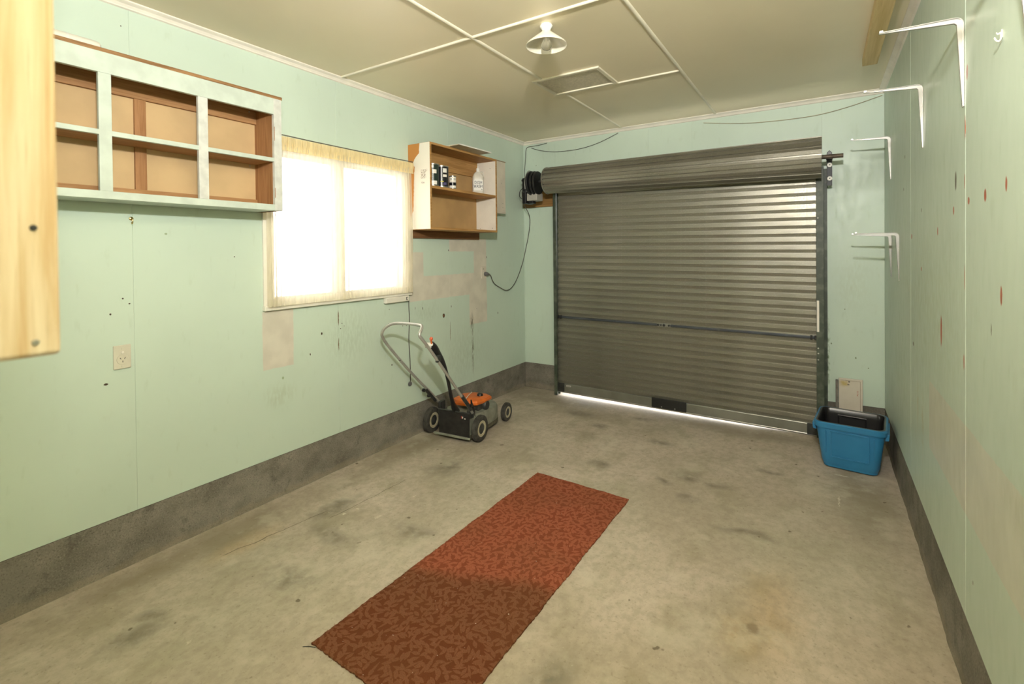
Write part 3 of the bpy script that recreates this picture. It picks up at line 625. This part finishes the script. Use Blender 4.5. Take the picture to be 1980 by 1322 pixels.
MB().box(.1252, .1275, -.216, .216, -.0005, .0085).build('front_edge', M_white, tb, 'bright white edge'); MB().box(-.11, .125, -.215, .215, .0072, .0088).build('face', M_white, tb)
cl = MB().box(.0005, .020, 3.605, 4.53, 1.600, 1.663).build('timber_cleat', M_brown, bevel=.002); tag(cl, 'dark brown timber cleat fixed to the wall under the open shelf unit', 'timber batten')
nb = thing('narrow_box', 'narrow white wooden box on left wall behind the open shelf unit', 'box', (0, 4.70, 1.865))
MB().box(.001, .100, .002, .172, .012, .515).build('body', M_cream, nb, bevel=.003); MB().box(.001, .104, 0, .174, .515, .522).build('lid', plain('lid_wood', (.36, .27, .16), .6), nb, 'brown top edge'); MB().box(.001, .102, 0, .174, 0, .0118).build('base', M_cream, nb, bevel=.002)
for y, z in ((.12, .06), (.12, .10), (.10, .30)): MB().lathe([(0, .1015), (.003, .101), (.003, .1)], (0, y, z), 'x', 8).build('nail', M_dgrey, nb)
# things on the shelf
def can(label, x, y, r, h, lab, marks, grp=None):
    t = thing('paint_can', label, 'paint can', (x, y, SHZ+.001))
    MB().lathe([(0, 0), (r-.002, 0), (r, .002), (r, .006), (r-.002, .008), (r-.002, h-.008), (r, h-.006), (r, h-.001), (r-.003, h), (r-.007, h), (r-.008, h-.005), (0, h-.005)], n=32).build('body', M_steel, t, smooth=True)
    MB().lathe([(r-.0012, .010), (r-.0012, h-.010)], n=32).build('label_wrap', lab, t, smooth=True)
    for a0, a1, z0, z1, mt in marks:
        rr = r-.0006; n_ = 8; rows = [[Vector((rr*math.cos(a0+(a1-a0)*i/n_), rr*math.sin(a0+(a1-a0)*i/n_), z)) for i in range(n_+1)] for z in (z0, z1)]
        MB().loft(rows, cap=False, closed=False).build('label_print', mt, t)
    return t
FA = math.atan2(-3.4, 2.65)
M_blk2 = plain('can_black', (.012, .011, .014), .25); M_grn = plain('can_green', (.014, .028, .02), .3); M_yel = plain('print_yellow', (.55, .48, .05), .5); M_pur = plain('print_purple', (.08, .07, .17), .5)
can('large black paint can with white print, middle of the shelf row', .165, 3.815, .058, .178, M_blk2, [(FA+.25, FA+.85, .120, .155, M_white), (FA+.25, FA+.85, .085, .105, M_lam), (FA-.1, FA+.35, .045, .052, M_yel), (FA+.3, FA+.8, .02, .04, M_pur), (FA-.9, FA-.6, .13, .15, M_lam)])
can('dark paint can half hidden behind the shelf unit side panel', .172, 3.700, .050, .180, M_grn, [(FA-.2, FA+.8, .012, .042, M_white), (FA+.0, FA+.7, .10, .13, M_lam), (FA-.3, FA+.2, .145, .165, M_white)])
can('small white topped paint tin beside the large black can', .175, 3.945, .031, .115, M_blk2, [(FA-1.2, FA+1.2, .058, .104, M_lam), (FA-1.1, FA+1.1, .012, .032, M_white), (FA-.6, FA+.9, .082, .090, M_steel)])
db = thing('detergent_bottle', 'clear plastic detergent bottle lettered DISH WASH on the shelf', 'bottle', (.165, 4.318, SHZ+.001), rotz=FA+PI/2)
M_bot = plain('cloudy_plastic', (.66, .62, .55), .3, var=.05); n = M_bot
bw, bd = .102, .066
R_ = []
for z, k, r in ((0, .92, .02), (.004, 1, .022), (.125, 1, .022), (.155, .96, .026), (.185, .70, .022), (.200, .36, .012)):
    R_.append(rrect(bw*k, bd*(k if k > .5 else .5), min(r, bd*k*.49 if k > .5 else .012), z, 6))
MB().loft(R_).build('body', M_bot, db, smooth=True)
MB().tube([(.018, 0, .192), (.040, 0, .205), (.050, 0, .19), (.048, 0, .155)], .006, 8, smooth=2).build('handle', M_bot, db, smooth=True)
MB().lathe([(.013, .198), (.016, .204), (.016, .226), (.013, .232), (.006, .232), (.005, .250), (0, .250)], n=20).build('cap', M_white, db, smooth=True)
MB().box(-.040, .044, -bd/2-.0006, -bd/2-.0002, .028, .122).build('label', plain('label_paper', (.74, .71, .66), .5, var=.02), db)
GL = {'D': [[(0, 0), (0, 1), (.5, 1), (.85, .75), (.85, .25), (.5, 0), (0, 0)]], 'I': [[(.15, 0), (.15, 1)]], 'S': [[(.8, .85), (.6, 1), (.2, 1), (0, .78), (.2, .56), (.62, .46), (.82, .24), (.6, 0), (.2, 0), (0, .15)]],
      'H': [[(0, 0), (0, 1)], [(.8, 0), (.8, 1)], [(0, .5), (.8, .5)]], 'W': [[(0, 1), (.25, 0), (.5, .9), (.75, 0), (1, 1)]], 'A': [[(0, 0), (.42, 1), (.84, 0)], [(.15, .32), (.69, .32)]]}
def letter(ch, x, z, h, w=.0046):
    m = MB(); yy = -bd/2-.0008
    for line in GL[ch]:
        for p, q in zip(line[:-1], line[1:]):
            A_, B_ = Vector((x+p[0]*h*.72, yy, z+p[1]*h)), Vector((x+q[0]*h*.72, yy, z+q[1]*h)); L_ = (B_-A_).length
            R3 = Matrix.Translation((A_+B_)/2) @ Matrix.Rotation(-math.atan2(B_.z-A_.z, B_.x-A_.x), 4, 'Y')
            m.box(-L_/2-w*.4, L_/2+w*.4, -.0004, .0004, -w/2, w/2, R3)
    m.build('letter', M_black, db)
for ch, x in zip('DISH', (-.030, -.0085, .001, .021)): letter(ch, x, .088, .0235)
for ch, x in zip('WASH', (-.036, -.0135, .005, .023)): letter(ch, x, .054, .0235)
MB().box(.027, .038, -bd/2-.0012, -bd/2-.0007, .034, .042).build('print', M_dgrey, db)

# ------------------------------------------------------------------ shelf brackets on the right wall
def bracket():
    Ls, La, dc_, de, rr = .298, .226, .018, .004, .024
    out = [(0, -Ls)] + [(0, -Ls+(Ls-rr)*k/4) for k in (1, 2, 3)] + [(rr-rr*math.cos(a), -rr+rr*math.sin(a)) for a in [PI/2*k/6 for k in range(7)]] + [(rr+(La-rr)*k/4, 0) for k in (1, 2, 3, 4)]
    inn = []
    for k in range(5): f = k/4; inn.append((de+(dc_-de)*f, -Ls+(Ls-dc_-.006)*f))
    for k in range(5): f = k/4; inn.append((dc_+.006+(La-dc_-.006)*f, -(dc_+(de-dc_)*f)))
    web = MB(); pts = [(-x, z) for x, z in out] + [(-x, z) for x, z in reversed(inn)]
    web.prism(pts, 'y', -.0045, -.0030)
    fl_ = MB(); strips = []
    for dy in (-.0075, .0075): strips.append(dy)
    def strip(path, off, y0, y1, th):
        r = []
        for i, (x, z) in enumerate(path):
            a = Vector(path[max(i-1, 0)]); b = Vector(path[min(i+1, len(path)-1)]); t = (b-a).normalized(); nn = Vector((t.y, -t.x))*off
            r.append([Vector((-x, y0, z)), Vector((-x, y1, z)), Vector((-(x+nn.x*th), y1, z+nn.y*th)), Vector((-(x+nn.x*th), y0, z+nn.y*th))])
        return r
    fl_.loft(strip(out, 1, -.011, .006, .0022)); fl_.loft(strip(inn, -1, -.0075, .002, .0014))
    return web, fl_
def make_bracket(label, y, z, sc=1, grp='white shelf brackets on the right wall'):
    t = thing('shelf_bracket', label, 'bracket', (W-.0005, y, z), group=grp)
    w_, f_ = bracket(); w_.build('web', M_brkt, t, bevel=.0008); f_.build('flange', M_brkt, t, bevel=.0006)
    for zz in (-.10, -.285): MB().lathe([(0, -.006), (.005, -.0045), (.0055, -.003)], (0, 0, zz), 'x', 10).build('screw', M_steel, t)
    MB().box(-.224, -.214, -.003, .003, 0, .008).build('end_tab', M_steel, t)
    t.rotation_euler = (0, 0, 0); return t
make_bracket('white steel shelf bracket, second nearest along the upper row', 2.918, 2.247)
make_bracket('white steel shelf bracket, third along the upper row at the cornice', 3.700, 2.246)
make_bracket('white steel shelf bracket, upper one nearest the back wall', 4.985, 2.252)
make_bracket('white steel shelf bracket of the lower pair, nearer the back wall', 4.950, 1.578)
make_bracket('white steel shelf bracket of the lower pair, nearer the camera', 4.548, 1.576)
b0 = make_bracket('white steel shelf bracket cut off by the right edge of the frame', 2.265, 2.245); b0.scale = (2.1, 1, 1.25)

# ceiling plank
pk = MB().box(3.020, 3.098, 1.4, 4.585, H-.048, H-.0005).build('pine_plank', M_pineY, bevel=.002); tag(pk, 'long pine plank fixed flat under the ceiling beside the right wall', 'plank')
# foreground board
fb = thing('pine_board', 'large blurred pine board hanging close to the camera at left', 'board', (2.25, .873, 1.398))
MB().box(-.022, 0, -.09, 0, 0, H-1.398-.0005).build('plank', M_pine, fb, bevel=.004, seg=3)
for z, mt, nm in ((.0125, M_steel, 'nail_head'), (.108, M_black, 'nail_hole')): MB().lathe([(0, .0010), (.0022, .0008), (.0026, 0)], (0, -.0165, z), 'x', 14).build(nm, mt, fb)

# ------------------------------------------------------------------ ceiling lamp
lm = thing('ceiling_lamp', 'small white cone ceiling lamp with clear bulb', 'lamp', (1.562, 3.046, H))
MB().lathe([(0, 0), (.030, 0), (.034, -.006), (.034, -.012), (.026, -.022), (.022, -.034), (0, -.034)], n=32).build('ceiling_rose', M_white, lm, smooth=True)
MB().lathe([(.014, -.030), (.024, -.036), (.106, -.102), (.110, -.112), (.1085, -.1125), (.104, -.1045), (.023, -.040), (.014, -.036)], n=48).build('lamp_shade', plain('shade_enamel', (.78, .73, .60), .3, var=.02), lm, smooth=True)
MB().lathe([(.0, -.034), (.017, -.036), (.018, -.052), (.013, -.060), (0, -.060)], n=20).build('lamp_holder', plain('bakelite', (.07, .035, .02), .4), lm, smooth=True)
bl = MB().lathe([(.010, -.058), (.012, -.070), (.020, -.088), (.027, -.106), (.027, -.118), (.020, -.130), (.009, -.1355), (0, -.1365)], n=28).build('bulb', M_glass, lm, smooth=True)
MB().tube([(-.006, 0, -.062), (-.006, 0, -.092), (.006, 0, -.092), (.006, 0, -.062)], .0007, 6).build('filament', M_steel, bl)

# ------------------------------------------------------------------ wall fittings
so = thing('power_socket', 'cream single power socket low on left wall', 'socket', (0, 1.684, 1.004))
MB().box(.0005, .009, -.0345, .0345, -.056, .056).build('face_plate', M_socket, so, bevel=.003)
MB().lathe([(0, .0115), (.0225, .0115), (.0235, .009)], (0, 0, -.012), 'x', 32).build('outlet_ring', M_socket, so, smooth=True)
for y, z, a in ((-.0085, -.006, .5), (.0085, -.006, -.5), (0, -.021, 0)):
    MB().box(.0112, .0122, -.0012, .0012, -.0045, .0045, Matrix.Translation((0, y, z)) @ Matrix.Rotation(a, 4, 'X')).build('slot', M_black, so)
MB().lathe([(0, .014), (.0055, .013), (.0065, .009)], (0, 0, .022), 'x', 16).build('switch', M_wplast, so, smooth=True)
for z in (.040, -.044): MB().lathe([(0, .0105), (.005, .0105), (.0055, .009)], (0, 0, z), 'x', 16).build('screw_cap', M_socket, so)
so2 = thing('power_socket', 'grimy beige power outlet under the open shelf unit holding the plug', 'socket', (0, 4.610, 1.285))
MB().box(.0005, .010, -.040, .040, -.062, .055).build('face_plate', M_cream, so2, bevel=.003)
MB().lathe([(0, .014), (.006, .013), (.007, .010)], (0, -.008, .032), 'x', 14).build('switch', M_cableb, so2)
MB().lathe([(0, .013), (.024, .013), (.025, .010)], (0, .012, -.017), 'x', 24).build('outlet_ring', M_cream, so2)
# white conduit box under the window
wbx = thing('conduit_box', 'long white plastic box mounted under the window sill', 'box', (0, 3.44, 1.122))
MB().box(.0005, .034, -.122, .122, -.022, .022).build('cover', M_wplast, wbx, bevel=.006, seg=3)
MB().box(.034, .0355, .088, .094, -.012, .012).build('mark', M_black, wbx); MB().box(.034, .0355, .094, .104, .008, .012).build('mark', M_black, wbx); MB().box(.034, .0355, .094, .104, -.012, -.008).build('mark', M_black, wbx)
hc_ = thing('hanging_cord', 'thin dark cord with round grey plug hanging under the window', 'cord', (.008, 3.583, .45))
MB().tube([(0, 0, .68), (.0, -.003, .60), (.001, .006, .50), (0, -.002, .42), (0, -.008, .33), (0, .002, .24), (0, .006, .10), (.002, .003, .0)], .0035, 7, smooth=2).build('cord', M_cable, hc_, smooth=True)
MB().lathe([(0, .006), (.017, .004), (.0185, -.002), (.0185, -.006), (0, -.007)], (.002, .0, -.018), 'x', 24).build('plug', M_plug, hc_, smooth=True)
def hook(label, loc, face, mat):
    t = thing('cup_hook', label, 'hook', loc)
    MB().lathe([(0, 0), (.009, 0), (.009, .003), (.004, .006), (0, .006)], (0, 0, .008), 'x', 16, m=Matrix.Diagonal((face, 1, 1, 1))).build('collar', mat, t, smooth=True)
    MB().tube([(face*.004, 0, .008), (face*.018, 0, .008), (face*.020, .0, -.004), (face*.018, 0, -.014), (face*.010, 0, -.019), (face*.006, 0, -.010)][::1], .0022, 8, smooth=2).build('hook_wire', mat, t, smooth=True)
hook('small brass cup hook on left wall below the cupboard', (0.0005, 1.731, 1.652), 1, M_brass)
hk = thing('coat_hook', 'small cream coat hook on right wall', 'hook', (W-.0005, 2.500, 2.032)); hk.scale = (.6, .6, .75)
MB().box(-.004, 0, -.006, .006, -.006, .022).build('back_plate', M_wplast, hk, bevel=.001)
MB().tube([(-.004, 0, .014), (-.004, 0, -.008), (-.010, -.004, -.018), (-.022, -.008, -.015), (-.027, -.01, -.004)], .0028, 8, smooth=2).build('hook_wire', M_wplast, hk, smooth=True)
MB().tube([(-.004, 0, .012), (-.016, -.002, .008), (-.020, -.004, .014)], .0026, 8).build('upper_prong', M_wplast, hk, smooth=True)

# ------------------------------------------------------------------ carpet strip
cp = thing('carpet_runner', 'rust red leaf patterned carpet runner lying on the concrete floor', 'carpet', (1.178, 1.855, .0))
C = [Vector((-.016, .010)), Vector((.633, -.012)), Vector((.650, 1.674)), Vector((.015, 1.701))]
rnd = random.Random(3); nu, nv = 60, 150
def jit(): return rnd.uniform(-.0022, .0022)
ju = [[jit() for _ in range(nv+1)] for _ in range(2)]; jv = [[jit() for _ in range(nu+1)] for _ in range(2)]
def cpt(u, v):
    return C[0]*(1-u)*(1-v)+C[1]*u*(1-v)+C[2]*u*v+C[3]*(1-u)*v
for lv in (0,):
    rows = []
    for j in range(nv+1):
        row = []
        for i in range(nu+1):
            p = cpt(i/nu, j/nv); e = min(i, nu-i, j, nv-j)
            x, y = p.x, p.y
            if i in (0, nu): x += ju[i > 0][j] + .0018*math.sin(j*.21+i)
            if j in (0, nv): y += jv[j > 0][i] + .0015*math.sin(i*.33+j)
            z = .011 + .0012*math.sin(x*23+y*11)*math.sin(y*17) - (.004 if e == 0 else 0) + rnd.uniform(-.0004, .0004)
            row.append(Vector((x, y, z)))
        rows.append(row)
    m = MB(); m.loft(rows, cap=False, closed=False)
    bot = [r[0] for r in rows] + rows[-1][1:] + [r[-1] for r in rows[::-1]][1:] + rows[0][::-1][1:-1]
    m.loft([[Vector((p.x, p.y, p.z)) for p in bot], [Vector((p.x, p.y, .0005)) for p in bot]], cap=False)
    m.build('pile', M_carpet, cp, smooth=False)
# frayed edge
m = MB()
edge_pts = [cpt(0, k/260) for k in range(261)] + [cpt(k/120, 0) for k in range(121)] + [cpt(1, k/320) for k in range(321)]
for p in edge_pts:
    a = rnd.uniform(0, 2*PI); l = rnd.uniform(.003, .008); q = Vector((p.x+math.cos(a)*l, p.y+math.sin(a)*l, rnd.uniform(.002, .011))); w2 = .0009
    m._add([Vector((p.x-w2, p.y-w2, .006)), Vector((p.x+w2, p.y+w2, .006)), q], [(0, 1, 2)])
fr = m.build('frayed_edge', plain('backing_yarn', (.16, .09, .03), .9, var=.3), cp); fr['kind'] = 'stuff'
th = MB().tube([(1.145, 1.838, .002), (1.165, 1.851, .003), (1.19, 1.862, .003)], .0012, 6).build('thread', M_black); tag(th, 'short black thread sticking out at the carpet corner', 'thread')

# ------------------------------------------------------------------ blue crate, black crate
BO = Vector((2.965, 4.790, .0)); BR = math.radians(-5.5)
def crate(t, w, l, h, mat, taper, emb):
    prof = [(0, .80, .04), (.004, .87, .045), (.014, .935, .05), (.030, .98, .05), (.055, 1.0, .05)]
    wb_, lb_ = w*taper, l*taper; rings = []
    def S(z): f = z/h; return (wb_+(w-wb_)*f, lb_+(l-lb_)*f)
    for z, k, r in prof: a, b = S(z); rings.append(rrect(a*k, b*k, r*.9, z, 6))
    for z in (h*.5, h-.05): a, b = S(z); rings.append(rrect(a, b, .045, z, 6))
    a, b = S(h-.05); rings.append(rrect(a, b, .045, h-.0385, 6)); rings.append(rrect(a+.026, b+.026, .05, h-.037, 6)); rings.append(rrect(a+.032, b+.032, .052, h-.006, 6))
    rings.append(rrect(a+.020, b+.020, .05, h, 6)); rings.append(rrect(a+.006, b+.006, .045, h, 6)); rings.append(rrect(a-.004, b-.004, .042, h-.006, 6))
    for z in (h-.05, h*.5, .03, .012): a, b = S(z); rings.append(rrect(a-.012, b-.012, .040, z, 6))
    a, b = S(.008); rings.append(rrect(a*.9, b*.9, .03, .008, 6))
    return MB().loft(rings).build('tub', mat, t, smooth=True)
n = NT('blue_plastic', .42); n.col(n.mix(n.ramp(n.noise(5, 4), .3, .7), (.022, .165, .35), (.030, .20, .41))); M_blue = n.m
bc = thing('blue_crate', 'blue plastic recycling crate on floor by the right wall', 'crate', BO, BR)
crate(bc, .385, .395, .318, M_blue, .80, True)
for s in (-1, 1):
    MB().prism([(s*.186, .250), (s*.207, .254), (s*.211, .296), (s*.194, .300)], 'y', -.165, .10).build('handle_lug', M_blue, bc, bevel=.004)
# embossed panel on the front face
ang = math.atan2((.395-.316)/2, .318)
E_ = Matrix.Translation((0, -.1597, .0)) @ Matrix.Rotation(ang, 4, 'X')
m = MB()
for b in ((-.105, .105, .262, .268), (-.100, .100, .085, .090), (-.105, -.100, .085, .265), (.100, .105, .085, .265), (-.135, -.130, .11, .262), (.130, .133, .11, .262)): m.box(b[0]-.001, b[1]+.001, -.0055, .003, b[2]-.001, b[3]+.001, E_)
m.build('embossed_panel', M_blue, bc, bevel=.0012)
kc = thing('black_crate', 'black plastic crate nested inside the blue crate', 'crate', BO + Vector((0, 0, .012)), BR)
M_blk = plain('black_shiny_plastic', (.014, .013, .014), .28, var=.1)
def inner():
    h = .305; rings = []; w, l, tp_ = .362, .372, .80
    def S(z): f = z/h; return (w*(tp_+(1-tp_)*f), l*(tp_+(1-tp_)*f))
    for z in (.0, .02, h*.5, h-.03): a, b = S(z); rings.append(rrect(a, b, .04, z, 6))
    rings.append(rrect(w+.012, l+.012, .048, h-.004, 6)); rings.append(rrect(w+.018, l+.018, .05, h+.002, 6)); rings.append(rrect(w, l, .045, h+.002, 6)); rings.append(rrect(w-.010, l-.010, .042, h-.006, 6))
    for z in (h-.04, h*.5, .01): a, b = S(z); rings.append(rrect(a-.010, b-.010, .038, z, 6))
    MB().loft(rings).build('tub', M_blk, kc, smooth=True)
inner()
m = MB()
for x in (-.085, .075): m.box(x-.004, x+.004, .150, .168, .05, .270, Matrix.Rotation(0, 4, 'X'))
m.box(-.085, .075, .156, .170, .262, .270)
m.build('inner_rib', M_blk, kc, bevel=.002)
# cream board and grey strip behind the crates
cbd = thing('cream_board', 'cream board with yellow stain leaning on the back wall behind the crate', 'board', (2.985, 5.372, .0))
n = NT('stained_board', .45); X, Y, Z = n.xyz()
c = n.mix(n.ramp(n.noise(6, 3), .3, .7), (.62, .56, .47), (.69, .63, .54)); c = n.mix(n.math('MULTIPLY', n.dots([((-.045, 0, .42), (.045, .5, .035))], n.warp(.02, 30), .2), .8), c, (.50, .36, .08))
c = n.mix(n.dots([((-.01, 0, .435), (.008, .5, .008)), ((-.015, 0, .412), (.008, .5, .006))], n.warp(.004, 80)), c, (.20, .17, .14))
c = n.mix(n.math('MULTIPLY', n.rects((0, 2), [(.040, .050, .33, .37)], n.co, .001), n.ramp(n.noise(220, 1), .45, .55)), c, (.50, .16, .12))
n.col(c); MB().box(-.078, .078, 0, .016, 0, .458, Matrix.Rotation(.012, 4, 'X')).build('sheet', n.m, cbd, bevel=.004)
m = MB()
for b in ((.060, .063, 0.02, .445), (-.066, .063, .442, .445)): m.box(b[0], b[1], -.0012, 0, b[2], b[3], Matrix.Rotation(.012, 4, 'X'))
m.build('edge_line', plain('line_brown', (.36, .29, .22), .6), cbd)
gs = MB().box(2.887, 2.905, 5.352, 5.392, .001, .440).build('grey_stake', plain('grey_timber', (.19, .175, .15), .8, var=.2, scale=30), bevel=.003); tag(gs, 'weathered grey timber stake standing left of the cream board', 'stake')

# ------------------------------------------------------------------ lawn mower
MO = Vector((.302, 3.800, .0)); MR = math.radians(5)
mw = thing('lawn_mower', 'old grey lawn mower with orange engine cover against the left wall', 'lawn mower', MO, MR)
M_deck = plain('deck_paint', (.24, .245, .20), .5, .15, var=.22, scale=14)
M_oran = plain('orange_plastic', (.62, .135, .015), .42, var=.12, scale=20)
M_hub = plain('cream_hub', (.47, .42, .29), .5, var=.2, scale=30)
M_tube = plain('grey_tube', (.46, .45, .42), .32, .5, var=.12, scale=12)
def wheel(x, y, r, w, s):
    m = MB(); m.lathe([(r*.60, -w/2+.004), (r*.66, -w/2), (r*.90, -w/2), (r*.985, -w/2+.006), (r, -w/4), (r, w/4), (r*.985, w/2-.006), (r*.90, w/2), (r*.66, w/2), (r*.60, w/2-.004)], (x, y, r), 'x', 40)
    t = m.build('wheel', M_rubber, mw, smooth=True)
    m = MB(); m.lathe([(0, -w/2+.006), (r*.40, -w/2+.006), (r*.42, -w/2+.002), (r*.62, -w/2+.002), (r*.62, w/2-.002), (r*.42, w/2-.002), (r*.40, w/2-.006), (0, w/2-.006)], (x, y, r), 'x', 36); m.build('rim', M_hub, t, 'cream wheel rim', smooth=True)
    for q in (-1, 1):
        m = MB(); m.lathe([(0, q*(w/2)), (r*.30, q*(w/2)), (r*.40, q*(w/2-.005)), (r*.40, q*(w/2-.010))], (x, y, r), 'x', 30); m.build('hub_cap', M_dgrey, t, smooth=True)
    m = MB(); n2 = 40
    for k in range(n2):
        a = 2*PI*k/n2; R2 = Matrix.Translation((x, y, r)) @ Matrix.Rotation(a, 4, 'X')
        m.box(-w*.34, w*.34, -.0022, .0022, r-.002, r+.0012, R2)
    m.build('tread', M_rubber, t)
for x, y, r, w in ((.228, -.010, .1005, .042), (-.234, -.010, .1005, .050), (.196, .490, .078, .038), (-.196, .490, .078, .038)): wheel(x, y, r, w, 1)
# deck : lofted outline
def outline(k, z, front=.50, zr=None):
    P = []
    for a in range(0, 21):
        t = PI*a/20; P.append(Vector((.185*k*math.cos(t), .30+ (front-.30)*math.sin(t)*k, z)))
    P += [Vector((-.185*k, .12, z)), Vector((-.155*k, .085, z)), Vector((-.115*k, .02, z)), Vector((-.105*k, -.085, z)), Vector((.0, -.085, z)), Vector((.185*k, -.085, z)), Vector((.185*k, .05, z))]
    return P
def deckz(P, add):   # top rises towards the rear
    for p in P: p.z += add*max(0, min(1, (.16-p.y)/.24))
    return P
MB().loft([outline(.98, .045), outline(1.0, .050), outline(1.0, .135), deckz(outline(.985, .158), .030), deckz(outline(.93, .170), .045), deckz(outline(.6, .178), .050)]).build('deck', M_deck, mw, smooth=True)
MB().loft([outline(1.012, .032), outline(1.012, .062)]).build('deck_skirt', plain('dirty_skirt', (.10, .09, .06), .8, var=.3, scale=30), mw, 'dirty brown lower skirt', smooth=True)
MB().box(-.104, .182, -.094, -.084, .045, .232, Matrix.Translation((0, 0, 0))).build('rear_flap', plain('flap_black', (.016, .015, .015), .5, var=.4, scale=25), mw, 'black rubber rear flap', bevel=.003)
MB().tube([(-.11, -.095, .234), (.19, -.095, .234)], .006, 8).build('hinge_rod', M_dgrey, mw); MB().box(-.15, .19, -.105, -.090, .030, .046).build('rear_bar', M_deck, mw, bevel=.003)
stk = MB().box(.118, .128, -.0955, -.0945, .188, .202).build('sticker', M_lam, mw, 'small white and red sticker remains'); MB().box(.140, .150, -.0955, -.0945, .183, .192).build('sticker', M_lam, mw); MB().box(.110, .117, -.0955, -.0945, .186, .206).build('sticker', plain('red_print', (.4, .05, .04), .5), mw)
for x, y_ in ((-.165, .0), (.17, -.09)): MB().box(x-.012, x+.012, y_, y_+.07, .10, .255).build('handle_mount', M_dgrey, mw, bevel=.003)
# engine
m = MB(); m.lathe([(0, .165), (.125, .165), (.128, .175), (.120, .200), (.105, .215), (0, .215)], (.03, .20, 0), 'z', 32); m.build('engine_base', M_deck, mw, smooth=True)
m = MB()
for k in range(6): m.lathe([(.075, .206+k*.007), (.098, .206+k*.007), (.098, .210+k*.007), (.075, .210+k*.007)], (.03, .20, 0), 'z', 28)
m.lathe([(0, .2), (.085, .2), (.085, .252), (0, .252)], (.03, .20, 0), 'z', 24); m.build('engine_fins', M_dgrey, mw)
co_ = [(-.085, .06), (-.02, .02), (.085, .025), (.150, .085), (.172, .20), (.168, .285), (.10, .325), (-.02, .32), (-.095, .25)]
def ring(k, z, tilt=.0): return [Vector((.04+(x-.04)*k, .18+(y-.18)*k, z + tilt*(.18-y))) for x, y in co_]
MB().loft([ring(.93, .238), ring(1.0, .246), ring(1.0, .262), ring(.93, .274, .02), ring(.60, .283, .03)]).build('engine_cover', M_oran, mw, 'orange engine cover', bevel=.003)
MB().lathe([(0, .300), (.018, .300), (.024, .294), (.026, .280)], (.095, .215, 0), 'z', 20).build('fuel_cap', M_black, mw, smooth=True)
MB().tube([(.060, .04, .288), (.03, .14, .296), (.0, .24, .292)], .003, 8).build('starter_cord', M_lam, mw)
MB().box(.085, .150, .10, .20, .19, .245).build('carburettor', M_dgrey, mw, bevel=.008)
MB().lathe([(0, .105), (.034, .105), (.040, .115), (.040, .165), (.034, .175), (0, .175)], (0, .20, .215), 'x', 20).build('air_filter', M_dgrey, mw, smooth=True)
MB().tube([(.15, .05, .235), (.165, .02, .250), (.175, .0, .22), (.178, -.0, .16)], .004, 8, smooth=1).build('fuel_hose', M_black, mw)
MB().lathe([(0, .24), (.008, .24), (.010, .2)], (.165, -.03, 0), 'z', 10).build('height_lever', M_wplast, mw)
# handle
hpth = [(.182, -.045, .225), (.187, -.20, .395), (.190, -.415, .633), (.190, -.60, .835), (.190, -.665, .900), (.178, -.690, .932), (.178, -.668, .962), (.168, -.640, .985), (.145, -.628, .992),
        (0, -.612, .992), (-.095, -.628, .990), (-.140, -.655, .965), (-.172, -.662, .925), (-.186, -.640, .880), (-.190, -.50, .735), (-.190, -.29, .530), (-.186, -.064, .330), (-.182, .03, .235)]
MB().tube(hpth, .0105, 12, smooth=2).build('handle_tube', M_tube, mw, smooth=True)
for x, a, b in ((-.190, (-.02, .27), (-.15, .395)), (.189, (-.075, .262), (-.20, .400))):
    MB().tube([(x, a[0], a[1]), (x, b[0], b[1])], .0145, 12).build('lower_sleeve', M_dgrey, mw, smooth=True)
for x, y, z in ((-.204, -.155, .385), (-.204, -.09, .325), (.204, -.10, .30)):
    MB().lathe([(0, x-.010), (.014, x-.008), (.014, x+.008), (0, x+.010)], (0, y, z), 'x', 14).build('clamp_knob', M_black, mw)
MB().tube([(.20, -.055, .262), (.203, -.085, .305), (.203, -.095, .345)], [.012, .010, .005], 8).build('quick_lever', M_black, mw)
# control lever with boot
MB().tube([(.03, -.03, .20), (.045, -.095, .265), (.062, -.135, .307), (.095, -.212, .404), (.125, -.280, .515), (.145, -.340, .615), (.155, -.395, .700), (.160, -.458, .755), (.164, -.505, .812), (.170, -.540, .850)], [.034, .030, .022, .018, .017, .018, .022, .034, .036, .022], 14, smooth=1, flat=(.7, 1)).build('control_lever', M_black, mw, 'black moulded control lever', smooth=True)
MB().tube([(.168, -.535, .838), (.140, -.575, .846)], [.019, .018], 14).build('lever_cap', M_white, mw, 'white lever cap', smooth=True)
MB().tube([(.172, -.545, .850), (.178, -.556, .880)], .006, 8).build('knob_stem', M_oran, mw); MB().lathe([(0, .875), (.008, .876), (.012, .885), (.012, .893), (.007, .900), (0, .901)], (.178, -.556, .0), 'z', 16).build('throttle_knob', plain('orange_knob', (.70, .13, .05), .4), mw, 'orange throttle knob', smooth=True)
MB().box(.178, .200, -.515, -.470, .715, .765).build('lever_bracket', M_dgrey, mw, bevel=.006)
for y, z in ((-.55, .785), (-.46, .687)): MB().lathe([(0, .203), (.004, .203), (.004, .197)], (-.382, y, z), 'x', 8).build('bolt', M_dgrey, mw)
